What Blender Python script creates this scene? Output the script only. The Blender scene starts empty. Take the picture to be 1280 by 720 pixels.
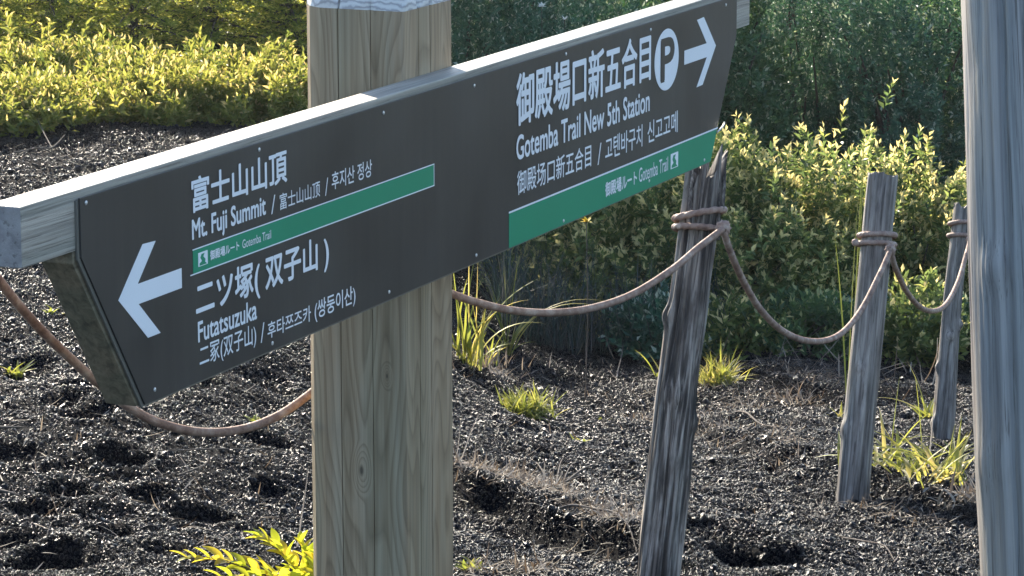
import bpy, bmesh, math, random
import numpy as np
from mathutils import Vector, Matrix

random.seed(7); rng = np.random.default_rng(11)
S = bpy.context.scene; COL = S.collection
R = math.radians

# ------------------------------------------------------------------ camera, sky, sun, exposure
CZ = 2.6                       # height of the lens above the foot of the first stake
F = 4200.0; PITCH = R(11.5)    # focal length in pixels of the 1280 px wide photograph
cam = bpy.data.cameras.new('camera'); co = bpy.data.objects.new('camera', cam); COL.objects.link(co)
cam.sensor_width = 36; cam.lens = F / 1280 * 36; cam.clip_start = .1; cam.clip_end = 2000
co.location = (0, 0, CZ); co.rotation_euler = (R(90) - PITCH, 0, 0); S.camera = co

SUN_AZ = R(-21.5)              # from +Y (straight ahead) towards +X; the sun stands ahead and to the left
SUN_EL = R(23.5)
w = bpy.data.worlds.new('World'); S.world = w; w.use_nodes = True
nt = w.node_tree; bg = nt.nodes['Background']; sky = nt.nodes.new('ShaderNodeTexSky')
sky.sky_type = 'NISHITA'; sky.sun_disc = False; sky.sun_elevation = SUN_EL; sky.sun_rotation = SUN_AZ
sky.altitude = 1400; sky.dust_density = .8; sky.air_density = 1.0; sky.ozone_density = 1.0
nt.links.new(sky.outputs[0], bg.inputs[0]); bg.inputs[1].default_value = .14
sl = bpy.data.lights.new('sun', 'SUN'); sl.energy = 5.0; sl.angle = R(.5); sl.color = (1, .90, .74)
so = bpy.data.objects.new('sun', sl); COL.objects.link(so)
sd = Vector((math.sin(SUN_AZ) * math.cos(SUN_EL), math.cos(SUN_AZ) * math.cos(SUN_EL), math.sin(SUN_EL)))
so.rotation_euler = sd.to_track_quat('Z', 'Y').to_euler(); so.location = sd * 40
S.view_settings.view_transform = 'Standard'; S.view_settings.look = 'None'
S.view_settings.gamma = 1; S.view_settings.exposure = 1.7
S.cycles.max_bounces = 6; S.cycles.transparent_max_bounces = 4

def ray(px, py):
    a = (px - 640) / F; b = (360 - py) / F
    return Vector((a, math.cos(PITCH) + b * math.sin(PITCH), -math.sin(PITCH) + b * math.cos(PITCH)))
def at(px, py, D): return ray(px, py) * D + Vector((0, 0, CZ))

# ------------------------------------------------------------------ noise
def _h(ix, iy, iz):
    n = (ix * 374761393 + iy * 668265263 + iz * 2147483647 + 1013904223).astype(np.int64)
    n = (n ^ (n >> 13)) * 1274126177 & 0xffffffff
    n = (n ^ (n >> 16)) & 0xffffff
    return n / float(0xffffff)
def vnoise(x, y, z=0.0):
    x, y, z = np.broadcast_arrays(np.asarray(x, float), np.asarray(y, float), np.asarray(z, float))
    ix, iy, iz = [np.floor(q).astype(np.int64) for q in (x, y, z)]
    fx, fy, fz = x - ix, y - iy, z - iz
    fx, fy, fz = [q * q * (3 - 2 * q) for q in (fx, fy, fz)]
    r = 0
    for a in (0, 1):
        for b in (0, 1):
            for c in (0, 1):
                r = r + _h(ix + a, iy + b, iz + c) * (fx if a else 1 - fx) * (fy if b else 1 - fy) * (fz if c else 1 - fz)
    return r * 2 - 1
def fbm(x, y, z=0.0, o=4):
    r = 0; a = 1.0
    for i in range(o):
        r = r + a * vnoise(x * 2 ** i + 17.3 * i, y * 2 ** i + 5.1 * i, z * 2 ** i + 9.7 * i); a *= .5
    return r
def sstep(e0, e1, x):
    t = np.clip((x - e0) / (e1 - e0), 0, 1); return t * t * (3 - 2 * t)

# ------------------------------------------------------------------ ground height
RL = np.array([[-200, 20], [-30, 1.8], [0, 1.0], [6, .42], [8.5, .15], [10, .1], [13, 0], [18, -.15], [22, -.3], [40, -1.2], [120, -4], [900, -12]])
RR = np.array([[-200, 20], [-30, 1.8], [0, 1.0], [6, .42], [8.5, .0], [9.3, -.13], [11.3, -.40], [13.7, -.83], [17, -1.30], [22, -1.75], [40, -3], [120, -6], [900, -14]])
PITS = []
def pit(px, py, D, rx, ry, dep): p = at(px, py, D); PITS.append((p.x, p.y, rx, ry, dep))
def base_h(x, y):
    t = sstep(-1.5, .35, x)
    return np.interp(y, RL[:, 0], RL[:, 1]) * (1 - t) + np.interp(y, RR[:, 0], RR[:, 1]) * t
def ground_z(x, y, fine=True):
    x = np.asarray(x, float); y = np.asarray(y, float)
    z = base_h(x, y)
    near = 1 - sstep(20, 30, y)
    if fine:
        z = z + near * (.035 * fbm(x * 1.3, y * .8, 0, 3) + .014 * fbm(x * 5, y * 4, 3, 3) + .006 * fbm(x * 16, y * 16, 7, 2))
        w1 = 1 + .5 * vnoise(x * 9, y * 9, 1); w2 = .12 * vnoise(x * 22, y * 22, 4) + .12
        for (cx, cy, rx, ry, d) in PITS:
            q = (((x - cx) / rx) ** 2 + ((y - cy) / ry) ** 2) * w1 + w2
            z = z - d * .8 * np.exp(-q * q) + d * .18 * np.exp(-((np.sqrt(q) - 1.5) / .45) ** 2)
        # eroded little ledge that runs across the slope right of the sign post
        for (ax, ay, bx, by, dd, up) in LEDGES:
            L = math.hypot(bx - ax, by - ay); ux, uy = (bx - ax) / L, (by - ay) / L
            s = (x - ax) * ux + (y - ay) * uy; dn = -(x - ax) * uy + (y - ay) * ux
            dn = dn + .025 * vnoise(s * 4, s * 0 + 1)
            m = sstep(-.35, .05, s) * (1 - sstep(L - .05, L + .35, s))
            z = z + m * up * sstep(-.05, .03, dn) * (1 - sstep(.25, 1.0, dn)) - m * up * .15 * np.exp(-((dn + .12) / .1) ** 2)
    return z
LEDGES = []
HD = np.arange(5.5, 60, .02)
def hit(px, py):
    """where the line of sight through a pixel meets the rough ground"""
    r = ray(px, py); D = HD
    k = int(np.argmax(CZ + r.z * D < base_h(r.x * D, r.y * D)))
    return r * float(D[k]) + Vector((0, 0, CZ))
def led(p, q, up):
    a = hit(*p); b = hit(*q); LEDGES.append((a.x, a.y, b.x, b.y, 0, up))
for (px, py, rx, ry, d) in [(107, 526, .075, .10, .05), (155, 581, .075, .10, .055), (88, 618, .085, .1, .05), (250, 648, .085, .09, .05),
                            (70, 700, .11, .13, .06), (85, 512, .07, .12, .04), (15, 575, .10, .12, .04), (328, 551, .09, .1, .035),
                            (330, 612, .05, .08, .035), (140, 663, .06, .07, .04), (100, 486, .08, .12, .045), (45, 455, .08, .15, .04),
                            (230, 470, .1, .16, .035), (265, 400, .15, .3, .04), (45, 634, .07, .09, .04), (330, 470, .1, .16, .04),
                            (675, 575, .05, .08, .035), (720, 600, .05, .08, .035), (905, 700, .12, .2, .05), (960, 715, .14, .2, .06),
                            (780, 590, .07, .12, .03), (930, 640, .1, .14, .03), (1010, 660, .1, .14, .03), (600, 480, .14, .3, .07), (668, 545, .08, .10, .03),
                            (935, 560, .14, .3, .06), (985, 590, .1, .25, .05), (205, 690, .06, .07, .03), (20, 670, .08, .08, .04), (180, 620, .07, .08, .03)]:
    p = hit(px, py); PITS.append((p.x, p.y, rx, ry, d * 1.05))
for (px, py, rx) in ((826, 715, .16), (1068, 612, .15), (1180, 565, .13)):
    p = hit(px, py); PITS.append((p.x, p.y, rx, rx * 1.1, -.035))
led((548, 600), (795, 702), .095); led((860, 528), (985, 592), .05); led((1090, 618), (1225, 655), .045)
led((905, 470), (1040, 500), .05)
def gz(x, y): return float(ground_z(np.array([x]), np.array([y]))[0])
def gp(px, py, dz=0):
    p = hit(px, py); return Vector((p.x, p.y, gz(p.x, p.y) + dz))

# ------------------------------------------------------------------ materials
def mat(name):
    m = bpy.data.materials.new(name); m.use_nodes = True
    nt = m.node_tree; return m, nt, nt.nodes['Principled BSDF'], nt.nodes, nt.links
def ramp(nt, fac, stops):
    r = nt.nodes.new('ShaderNodeValToRGB'); e = r.color_ramp.elements
    while len(e) < len(stops): e.new(.5)
    for i, (p, c) in enumerate(stops): e[i].position = p; e[i].color = (*c, 1)
    nt.links.new(fac, r.inputs[0]); return r.outputs[0]
def noise(nt, scale, vec=None, detail=4, rough=.55, dist=0):
    n = nt.nodes.new('ShaderNodeTexNoise'); n.inputs['Scale'].default_value = scale; n.inputs['Detail'].default_value = detail
    n.inputs['Roughness'].default_value = rough; n.inputs['Distortion'].default_value = dist
    if vec: nt.links.new(vec, n.inputs['Vector'])
    return n.outputs[0]
def coord(nt, scale=(1, 1, 1), kind='Object'):
    t = nt.nodes.new('ShaderNodeTexCoord'); m = nt.nodes.new('ShaderNodeMapping'); m.inputs['Scale'].default_value = scale
    nt.links.new(t.outputs[kind], m.inputs[0]); return m.outputs[0]
def bump(nt, h, b, strength=.5, dist=.01):
    n = nt.nodes.new('ShaderNodeBump'); n.inputs['Strength'].default_value = strength; n.inputs['Distance'].default_value = dist
    nt.links.new(h, n.inputs['Height']); nt.links.new(n.outputs[0], b.inputs['Normal'])
def mixc(nt, fac, a, b, mode='MIX'):
    m = nt.nodes.new('ShaderNodeMix'); m.data_type = 'RGBA'; m.blend_type = mode
    if isinstance(fac, float): m.inputs[0].default_value = fac
    else: nt.links.new(fac, m.inputs[0])
    for i, q in ((6, a), (7, b)):
        if isinstance(q, tuple): m.inputs[i].default_value = (*q, 1)
        else: nt.links.new(q, m.inputs[i])
    return m.outputs[2]

def m_cinder(name, lo, hi, rough=.62, spec=.5):
    m, nt, b, N, L = mat(name)
    v = coord(nt)
    c = ramp(nt, noise(nt, 60, v, 3), [(.3, lo), (.7, hi)])
    c2 = ramp(nt, noise(nt, 1.3, v, 3), [(.35, (.8, .85, 1.0)), (.65, (1.15, 1.0, .85))])
    L.new(mixc(nt, 1.0, c, c2, 'MULTIPLY'), b.inputs['Base Color'])
    b.inputs['Roughness'].default_value = rough; b.inputs['Specular IOR Level'].default_value = spec
    bump(nt, noise(nt, 150, v, 4, .75), b, 1.0, .02); return m
M_ground = m_cinder('black volcanic cinder', (.002, .0025, .005), (.007, .0075, .010), .9, .03)
def m_stone():
    m, nt, b, N, L = mat('cinder stone')
    o = N.new('ShaderNodeObjectInfo'); a = N.new('ShaderNodeAttribute'); a.attribute_type = 'INSTANCER'; a.attribute_name = 'tone'
    c = ramp(nt, a.outputs['Fac'], [(0, (.002, .003, .0055)), (.5, (.004, .005, .009)), (.75, (.011, .011, .014)), (.88, (.040, .030, .026)), (.94, (.075, .064, .054)), (1, (.25, .21, .16))])
    L.new(c, b.inputs['Base Color']); b.inputs['Roughness'].default_value = .29; b.inputs['Specular IOR Level'].default_value = .20
    bump(nt, noise(nt, 3, coord(nt), 3, .7), b, .6, .15); return m
M_stone = m_stone()

def m_wood(name, dark, mid, lite, grain=(60, 60, 3), crack=.5, bstr=.5, scale=1.0, rough=.55, tint=None, sharp=0, patch=0):
    """weathered timber; the grain runs along the axis whose mapping scale is low"""
    m, nt, b, N, L = mat(name)
    v = coord(nt, grain)
    g1 = noise(nt, 1 * scale, v, 5, .6, .6)
    g2 = noise(nt, 3.1 * scale, v, 4, .7)
    g3 = noise(nt, .23 * scale, v, 2, .5, .8)
    c = ramp(nt, g1, [(.30 + sharp, dark), (.48, mid), (.70 - sharp, lite)])
    cr = ramp(nt, g2, [(.36, (.26, .23, .21)), (.42, (.9, .9, .9)), (.5, (1, 1, 1))])
    if patch: c = mixc(nt, patch, c, mixc(nt, 1.0, c, ramp(nt, noise(nt, 1, coord(nt, (16, 16, 5)), 4, .6), [(.40, (.40, .36, .33)), (.50, (.95, .95, .95)), (.66, (1.35, 1.3, 1.25))]), 'MULTIPLY'))
    c = mixc(nt, crack, c, mixc(nt, 1.0, c, cr, 'MULTIPLY'))
    c3 = ramp(nt, g3, [(.35, tint or (.78, .83, .80)), (.62, (1.12, 1.05, 1.0))])
    L.new(mixc(nt, .8, c, mixc(nt, 1.0, c, c3, 'MULTIPLY')), b.inputs['Base Color'])
    b.inputs['Roughness'].default_value = rough
    ad = N.new('ShaderNodeMath'); L.new(g1, ad.inputs[0]); L.new(g2, ad.inputs[1])
    bump(nt, ad.outputs[0], b, bstr, .004); return m
M_rail = m_wood('bleached grey rail timber', (.18, .16, .135), (.31, .28, .235), (.43, .39, .33), (1.4, 70, 70), .7, .5)
M_board = m_wood('dark stained board timber', (.09, .072, .046), (.18, .145, .095), (.26, .21, .14), (3, 60, 60), .4, .3)
M_end = m_wood('sawn end grain', (.16, .15, .15), (.23, .22, .22), (.30, .29, .28), (22, 22, 22), .6, .6)
M_stake = m_wood('split weathered stake timber', (.020, .015, .012), (.095, .076, .064), (.36, .315, .275), (70, 70, 2.6), .95, 1.0, sharp=.07, rough=.75, patch=.85)
M_stake2 = m_wood('grey weathered stake timber', (.06, .047, .04), (.185, .155, .135), (.36, .315, .275), (65, 65, 2.6), .85, .9, sharp=.04, rough=.72, patch=.45)
M_log = m_wood('bleached log timber', (.13, .12, .115), (.25, .235, .225), (.36, .34, .32), (60, 60, .8), .85, .5, rough=.5, patch=.12)
def m_post():
    m, nt, b, N, L = mat('weathered squared post timber')
    v = coord(nt, (1, 1, .16))
    n0 = N.new('ShaderNodeTexNoise'); n0.inputs['Scale'].default_value = 5.5; n0.inputs['Detail'].default_value = 2; L.new(v, n0.inputs['Vector'])
    # cathedral figure: contour bands of a slow noise stretched along the trunk
    tc = N.new('ShaderNodeTexCoord'); tot = n0.outputs[0]; core = None
    for (kx, ky, kz, kr) in KNOTS:
        sb = N.new('ShaderNodeVectorMath'); sb.operation = 'SUBTRACT'; L.new(tc.outputs['Object'], sb.inputs[0]); sb.inputs[1].default_value = (kx, ky, kz)
        sc = N.new('ShaderNodeVectorMath'); sc.operation = 'MULTIPLY'; L.new(sb.outputs[0], sc.inputs[0]); sc.inputs[1].default_value = (1, 1, .42)
        ln = N.new('ShaderNodeVectorMath'); ln.operation = 'LENGTH'; L.new(sc.outputs[0], ln.inputs[0])
        mr = N.new('ShaderNodeMapRange'); mr.interpolation_type = 'SMOOTHERSTEP'; L.new(ln.outputs['Value'], mr.inputs[0]); mr.inputs[1].default_value = 0; mr.inputs[2].default_value = kr * 5; mr.inputs[3].default_value = .16; mr.inputs[4].default_value = 0
        ad = N.new('ShaderNodeMath'); L.new(tot, ad.inputs[0]); L.new(mr.outputs[0], ad.inputs[1]); tot = ad.outputs[0]
        cr_ = N.new('ShaderNodeMapRange'); L.new(ln.outputs['Value'], cr_.inputs[0]); cr_.inputs[1].default_value = kr * .35; cr_.inputs[2].default_value = kr; cr_.inputs[3].default_value = .25; cr_.inputs[4].default_value = 1
        if core: mm = N.new('ShaderNodeMath'); mm.operation = 'MULTIPLY'; L.new(core, mm.inputs[0]); L.new(cr_.outputs[0], mm.inputs[1]); core = mm.outputs[0]
        else: core = cr_.outputs[0]
    mu = N.new('ShaderNodeMath'); mu.operation = 'MULTIPLY'; mu.inputs[1].default_value = 24; L.new(tot, mu.inputs[0])
    sn = N.new('ShaderNodeMath'); sn.operation = 'FRACT'; L.new(mu.outputs[0], sn.inputs[0])
    band = ramp(nt, sn.outputs[0], [(0, (.42, .38, .32)), (.10, (.62, .57, .50)), (.5, (1, 1, 1)), (.85, (1.05, 1.03, 1)), (1, (.48, .43, .37))])
    c = ramp(nt, noise(nt, 1, coord(nt, (26, 26, .9)), 4, .6, .5), [(.3, (.215, .158, .100)), (.5, (.30, .238, .162)), (.7, (.37, .315, .235))])
    c = mixc(nt, .55, c, mixc(nt, 1.0, c, band, 'MULTIPLY'))
    tint = ramp(nt, noise(nt, 1, coord(nt, (11, 11, .5)), 2), [(.36, (.92, .95, .88)), (.6, (1.12, 1.0, .88))])
    c = mixc(nt, .85, c, mixc(nt, 1.0, c, tint, 'MULTIPLY'))
    fine = noise(nt, 1, coord(nt, (190, 190, 4)), 3, .6)
    c = mixc(nt, .35, c, mixc(nt, 1.0, c, ramp(nt, fine, [(.35, (.6, .6, .6)), (.6, (1.1, 1.1, 1.1))]), 'MULTIPLY'))
    c = mixc(nt, 1.0, c, ramp(nt, core, [(0, (0, 0, 0)), (1, (1, 1, 1))]), 'MULTIPLY')
    L.new(c, b.inputs['Base Color']); b.inputs['Roughness'].default_value = .5
    bump(nt, fine, b, .3, .002); return m
def m_cap():
    m, nt, b, N, L = mat('sky-lightened carved end grain'); w_ = N.new('ShaderNodeTexWave'); w_.wave_type = 'RINGS'; w_.rings_direction = 'SPHERICAL'
    w_.inputs['Scale'].default_value = 22; w_.inputs['Distortion'].default_value = 9; w_.inputs['Detail'].default_value = 3; L.new(coord(nt), w_.inputs[0])
    L.new(ramp(nt, w_.outputs[1], [(.1, (.34, .33, .33)), (.35, (.50, .49, .48)), (1, (.60, .59, .56))]), b.inputs['Base Color']); b.inputs['Roughness'].default_value = .6; return m  # base colour raised to carry the sky light on the upturned cuts
M_cap = m_cap()
def flat(name, c, rough=.5, spec=.5, nscale=8, var=.06, metal=0):
    m, nt, b, N, L = mat(name)
    k = noise(nt, nscale, coord(nt), 4)
    lo = tuple(q * (1 - var) for q in c); hi = tuple(min(1, q * (1 + var)) for q in c)
    L.new(ramp(nt, k, [(.3, lo), (.7, hi)]), b.inputs['Base Color']); b.inputs['Roughness'].default_value = rough
    b.inputs['Specular IOR Level'].default_value = spec; b.inputs['Metallic'].default_value = metal; return m
def m_panel():
    m, nt, b, N, L = mat('dark brown painted panel')
    d = noise(nt, 1, coord(nt, (2.2, 2.2, 2.2)), 6, .65); st = noise(nt, 1, coord(nt, (40, 40, 2.0)), 4, .6); sp = noise(nt, 130, coord(nt), 2)
    c = ramp(nt, d, [(.3, (.034, .0295, .0265)), (.55, (.042, .037, .033)), (.75, (.060, .053, .046))])
    c = mixc(nt, .55, c, mixc(nt, 1.0, c, ramp(nt, st, [(.35, (.82, .82, .84)), (.62, (1.12, 1.1, 1.06)), (.75, (1.5, 1.45, 1.35))]), 'MULTIPLY'))
    c = mixc(nt, ramp(nt, sp, [(.70, (0, 0, 0)), (.76, (.35, .35, .35))]), c, (.16, .15, .13))
    L.new(c, b.inputs['Base Color']); L.new(ramp(nt, d, [(.3, (.34, .34, .34)), (.7, (.52, .52, .52))]), b.inputs['Roughness']); return m
M_panel = m_panel()
M_pedge = flat('panel edge', (.15, .135, .11), .5)
M_white = flat('white sign film', (.80, .80, .80), .45, .4, 4, .03)
M_green = flat('green sign film', (.006, .26, .13), .4, .5, 3, .06)
M_ink = flat('dark print', (.03, .03, .035), .45)
M_screw = flat('screw head', (.62, .60, .58), .35, .6, 8, .05, .6)
def m_rope():
    m, nt, b, N, L = mat('weathered brown rope')
    c = ramp(nt, noise(nt, 25, coord(nt), 5, .7), [(.3, (.14, .08, .058)), (.5, (.30, .19, .14)), (.72, (.50, .39, .31))])
    L.new(c, b.inputs['Base Color']); b.inputs['Roughness'].default_value = .7
    bump(nt, noise(nt, 400, coord(nt), 3), b, .5, .001); return m
M_rope = m_rope()
def m_leaf(name, stops, trans, tfac=.5, rough=.5):
    m, nt, b, N, L = mat(name)
    a = N.new('ShaderNodeAttribute'); a.attribute_name = 'tone'
    c = ramp(nt, a.outputs['Fac'], stops); L.new(c, b.inputs['Base Color']); b.inputs['Roughness'].default_value = rough
    b.inputs['Specular IOR Level'].default_value = .35
    t = N.new('ShaderNodeBsdfTranslucent'); L.new(mixc(nt, 1.0, c, trans, 'MULTIPLY'), t.inputs[0])
    ms = N.new('ShaderNodeMixShader'); ms.inputs[0].default_value = tfac
    L.new(b.outputs[0], ms.inputs[1]); L.new(t.outputs[0], ms.inputs[2]); L.new(ms.outputs[0], N['Material Output'].inputs[0]); return m
M_lime = m_leaf('yellow green leaf', [(0, (.055, .085, .022)), (.5, (.13, .145, .035)), (.85, (.21, .20, .065)), (1, (.34, .29, .14))], (2.8, 2.5, 1.7), .5)
M_cream = m_leaf('pale shrub leaf', [(0, (.035, .065, .030)), (.5, (.085, .12, .045)), (.85, (.18, .19, .07)), (1, (.36, .33, .19))], (2.8, 2.55, 1.8), .55)
M_dark = m_leaf('dark willow leaf', [(0, (.024, .070, .046)), (.6, (.060, .138, .082)), (.9, (.14, .22, .14)), (1, (.38, .42, .33))], (1.4, 1.4, 1.0), .25)
M_dark2 = m_leaf('greener willow leaf', [(0, (.030, .070, .035)), (.6, (.075, .145, .065)), (.9, (.15, .22, .11)), (1, (.40, .42, .30))], (1.7, 1.7, 1.1), .3)
M_mid = m_leaf('green foot leaf', [(0, (.03, .06, .03)), (.6, (.07, .12, .05)), (.9, (.14, .19, .07)), (1, (.30, .30, .15))], (2.0, 2.0, 1.4), .4)
M_fir = m_leaf('fir needle', [(0, (.055, .085, .025)), (.6, (.15, .18, .05)), (1, (.32, .31, .11))], (2.9, 2.6, 1.5), .62)
M_grass = m_leaf('bright grass blade', [(0, (.08, .11, .025)), (.6, (.17, .185, .045)), (1, (.38, .32, .15))], (2.4, 2.2, 1.5), .5)
M_dry = m_leaf('dry straw', [(0, (.10, .07, .045)), (.5, (.20, .155, .11)), (1, (.38, .33, .26))], (1.1, 1, .9), .25, .7)
M_twig = m_wood('bare dry twig', (.03, .022, .018), (.065, .050, .040), (.12, .10, .085), (30, 30, 30), .4, .4, rough=.95)
M_bark = m_wood('dark bark', (.03, .025, .02), (.06, .047, .04), (.10, .08, .065), (30, 30, 6), .5, .6, rough=1.0)
M_petal = flat('yellow petal', (.75, .55, .05), .6); M_petalw = flat('white petal', (.8, .78, .72), .6)

# ------------------------------------------------------------------ object helpers
def link(name, me, parent=None, m=None):
    o = bpy.data.objects.new(name, me); COL.objects.link(o)
    if m and me and not me.materials: me.materials.append(m)
    if parent: o.parent = parent
    return o
def thing(name, label, cat, loc=(0, 0, 0), group=None):
    o = bpy.data.objects.new(name, None); COL.objects.link(o); o.location = loc; o.empty_display_size = .1
    return tag(o, label, cat, group)
def tag(o, label, cat, group=None):
    o['label'] = label; o['category'] = cat
    if group: o['group'] = group
    return o
def mesh_np(name, V, Fc, smooth=False, tone=None):
    me = bpy.data.meshes.new(name); V = np.asarray(V, np.float32); Fc = np.asarray(Fc, np.int32)
    n = Fc.shape[1]
    me.vertices.add(len(V)); me.vertices.foreach_set('co', V.ravel())
    me.loops.add(Fc.size); me.loops.foreach_set('vertex_index', Fc.ravel())
    me.polygons.add(len(Fc)); me.polygons.foreach_set('loop_start', np.arange(0, Fc.size, n, dtype=np.int32))
    me.polygons.foreach_set('loop_total', np.full(len(Fc), n, np.int32))
    me.polygons.foreach_set('use_smooth', np.full(len(Fc), smooth))
    me.update(calc_edges=True)
    if tone is not None:
        a = me.attributes.new('tone', 'FLOAT', 'POINT'); a.data.foreach_set('value', np.asarray(tone, np.float32))
    return me
def poly_prism(name, pts2, d0, d1, frame, bevel=0.0):
    """prism of a polygon in a (u,v) frame between two depths along the frame's normal"""
    bm = bmesh.new(); o, U, V, Nn = frame
    a = [bm.verts.new(o + U * u + V * v + Nn * d1) for u, v in pts2]
    b = [bm.verts.new(o + U * u + V * v + Nn * d0) for u, v in pts2]
    bm.faces.new(a); bm.faces.new(b[::-1]); n = len(a)
    for i in range(n): bm.faces.new((a[i], b[i], b[(i + 1) % n], a[(i + 1) % n]))
    bmesh.ops.recalc_face_normals(bm, faces=bm.faces)
    if bevel: bmesh.ops.bevel(bm, geom=list(bm.edges), offset=bevel, segments=2, affect='EDGES', profile=.6)
    me = bpy.data.meshes.new(name); bm.to_mesh(me); bm.free(); return me

# ------------------------------------------------------------------ the ground: one sheet out to the horizon
def axis(dense0, dense1, step, far0, far1):
    c = list(np.arange(dense0, dense1 + 1e-6, step)); s = step; q = dense1
    while q < far1: s *= 1.25; q += s; c.append(q)
    s = step; q = dense0
    while q > far0: s *= 1.25; q -= s; c.insert(0, q)
    return np.array(c)
gx = axis(-3.2, 3.6, .022, -600, 600)
gy1 = axis(6.2, 13, .022, -120, 13)
gy = np.concatenate([gy1[gy1 <= 13.0], axis(13.04, 22, .04, 13.04, 900)])
X, Y = np.meshgrid(gx, gy); Z = ground_z(X, Y)
nx, ny = len(gx), len(gy)
idx = np.arange(nx * ny).reshape(ny, nx)
Fq = np.stack([idx[:-1, :-1], idx[:-1, 1:], idx[1:, 1:], idx[1:, :-1]], -1).reshape(-1, 4)
g = link('ground', mesh_np('ground', np.stack([X, Y, Z], -1).reshape(-1, 3), Fq, True), None, M_ground); g['kind'] = 'structure'

# loose cinder stones: nobody could count them
def rock_mesh(seed, sub=1):
    bm = bmesh.new(); bmesh.ops.create_icosphere(bm, subdivisions=sub, radius=1)
    r = np.random.default_rng(seed)
    sc = Vector((1, r.uniform(.7, .95), r.uniform(.5, .8)))
    for v in bm.verts:
        k = 1 + r.uniform(-.28, .22); v.co = Vector((v.co.x * sc.x * k, v.co.y * sc.y * k, v.co.z * sc.z * k))
    me = bpy.data.meshes.new('cinder_stone'); bm.to_mesh(me); bm.free(); me.materials.append(M_stone); return me
def scatter(name, pts, scl, rot, tone, protos):
    rc = bpy.data.collections.new(name + '_shapes')
    for p in protos: rc.objects.link(p)
    me = bpy.data.meshes.new(name); me.vertices.add(len(pts)); me.vertices.foreach_set('co', np.asarray(pts, np.float32).ravel())
    for an, ty, da, k in (('scl', 'FLOAT', scl, 'value'), ('tone', 'FLOAT', tone, 'value'), ('rot', 'FLOAT_VECTOR', rot, 'vector')):
        a = me.attributes.new(an, ty, 'POINT'); a.data.foreach_set(k, np.asarray(da, np.float32).ravel())
    o = link(name, me)
    ng = bpy.data.node_groups.new(name, 'GeometryNodeTree')
    ng.interface.new_socket('Geometry', in_out='INPUT', socket_type='NodeSocketGeometry')
    ng.interface.new_socket('Geometry', in_out='OUTPUT', socket_type='NodeSocketGeometry')
    N = ng.nodes; L = ng.links
    gi = N.new('NodeGroupInput'); go = N.new('NodeGroupOutput'); ip = N.new('GeometryNodeInstanceOnPoints')
    ci = N.new('GeometryNodeCollectionInfo'); ci.inputs[0].default_value = rc; ci.inputs['Separate Children'].default_value = True; ci.inputs['Reset Children'].default_value = True
    def na(n, t):
        q = N.new('GeometryNodeInputNamedAttribute'); q.data_type = t; q.inputs[0].default_value = n; return q.outputs[0]
    L.new(gi.outputs[0], ip.inputs['Points']); L.new(ci.outputs[0], ip.inputs['Instance']); ip.inputs['Pick Instance'].default_value = True
    L.new(na('rot', 'FLOAT_VECTOR'), ip.inputs['Rotation']); L.new(na('scl', 'FLOAT'), ip.inputs['Scale']); L.new(ip.outputs[0], go.inputs[0])
    md = o.modifiers.new('scatter', 'NODES'); md.node_group = ng; o['kind'] = 'stuff'; return o
def gravel():
    P = []; SC = []
    for (y0, y1, dens, smin, smax) in ((6.6, 9.0, 30000, .0016, .0064), (9.0, 11.5, 22000, .0019, .0072), (11.5, 14.5, 14000, .0023, .0085), (14.5, 19.4, 8500, .0030, .0098)):
        hw = .155 * y1 + .3
        n = int((y1 - y0) * 2 * hw * dens)
        x = rng.uniform(-hw, hw, n); y = rng.uniform(y0, y1, n)
        keep = rng.uniform(0, 1, n) < np.clip(.9 + .5 * fbm(x * 2.2, y * 2.2, 5, 3), .35, 1)
        x, y = x[keep], y[keep]; s = smin + (smax - smin) * rng.uniform(0, 1, len(x)) ** 2.6
        big = rng.uniform(0, 1, len(x)) < .012; s = np.where(big, s * 2.4, s)
        P.append(np.stack([x, y, ground_z(x, y) + s * .35], -1)); SC.append(s)
    P = np.concatenate(P); SC = np.concatenate(SC); n = len(P)
    tone = rng.uniform(0, 1, n) ** 1.4
    tone = np.where(rng.uniform(0, 1, n) < .985, tone * .90, tone)
    protos = [bpy.data.objects.new('cinder_stone', rock_mesh(i)) for i in range(6)]
    print('gravel', n)
    return scatter('gravel', P, SC, rng.uniform(0, 6.28, (n, 3)) * np.array([.25, .25, 1]), tone, protos)
gravel()

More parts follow.
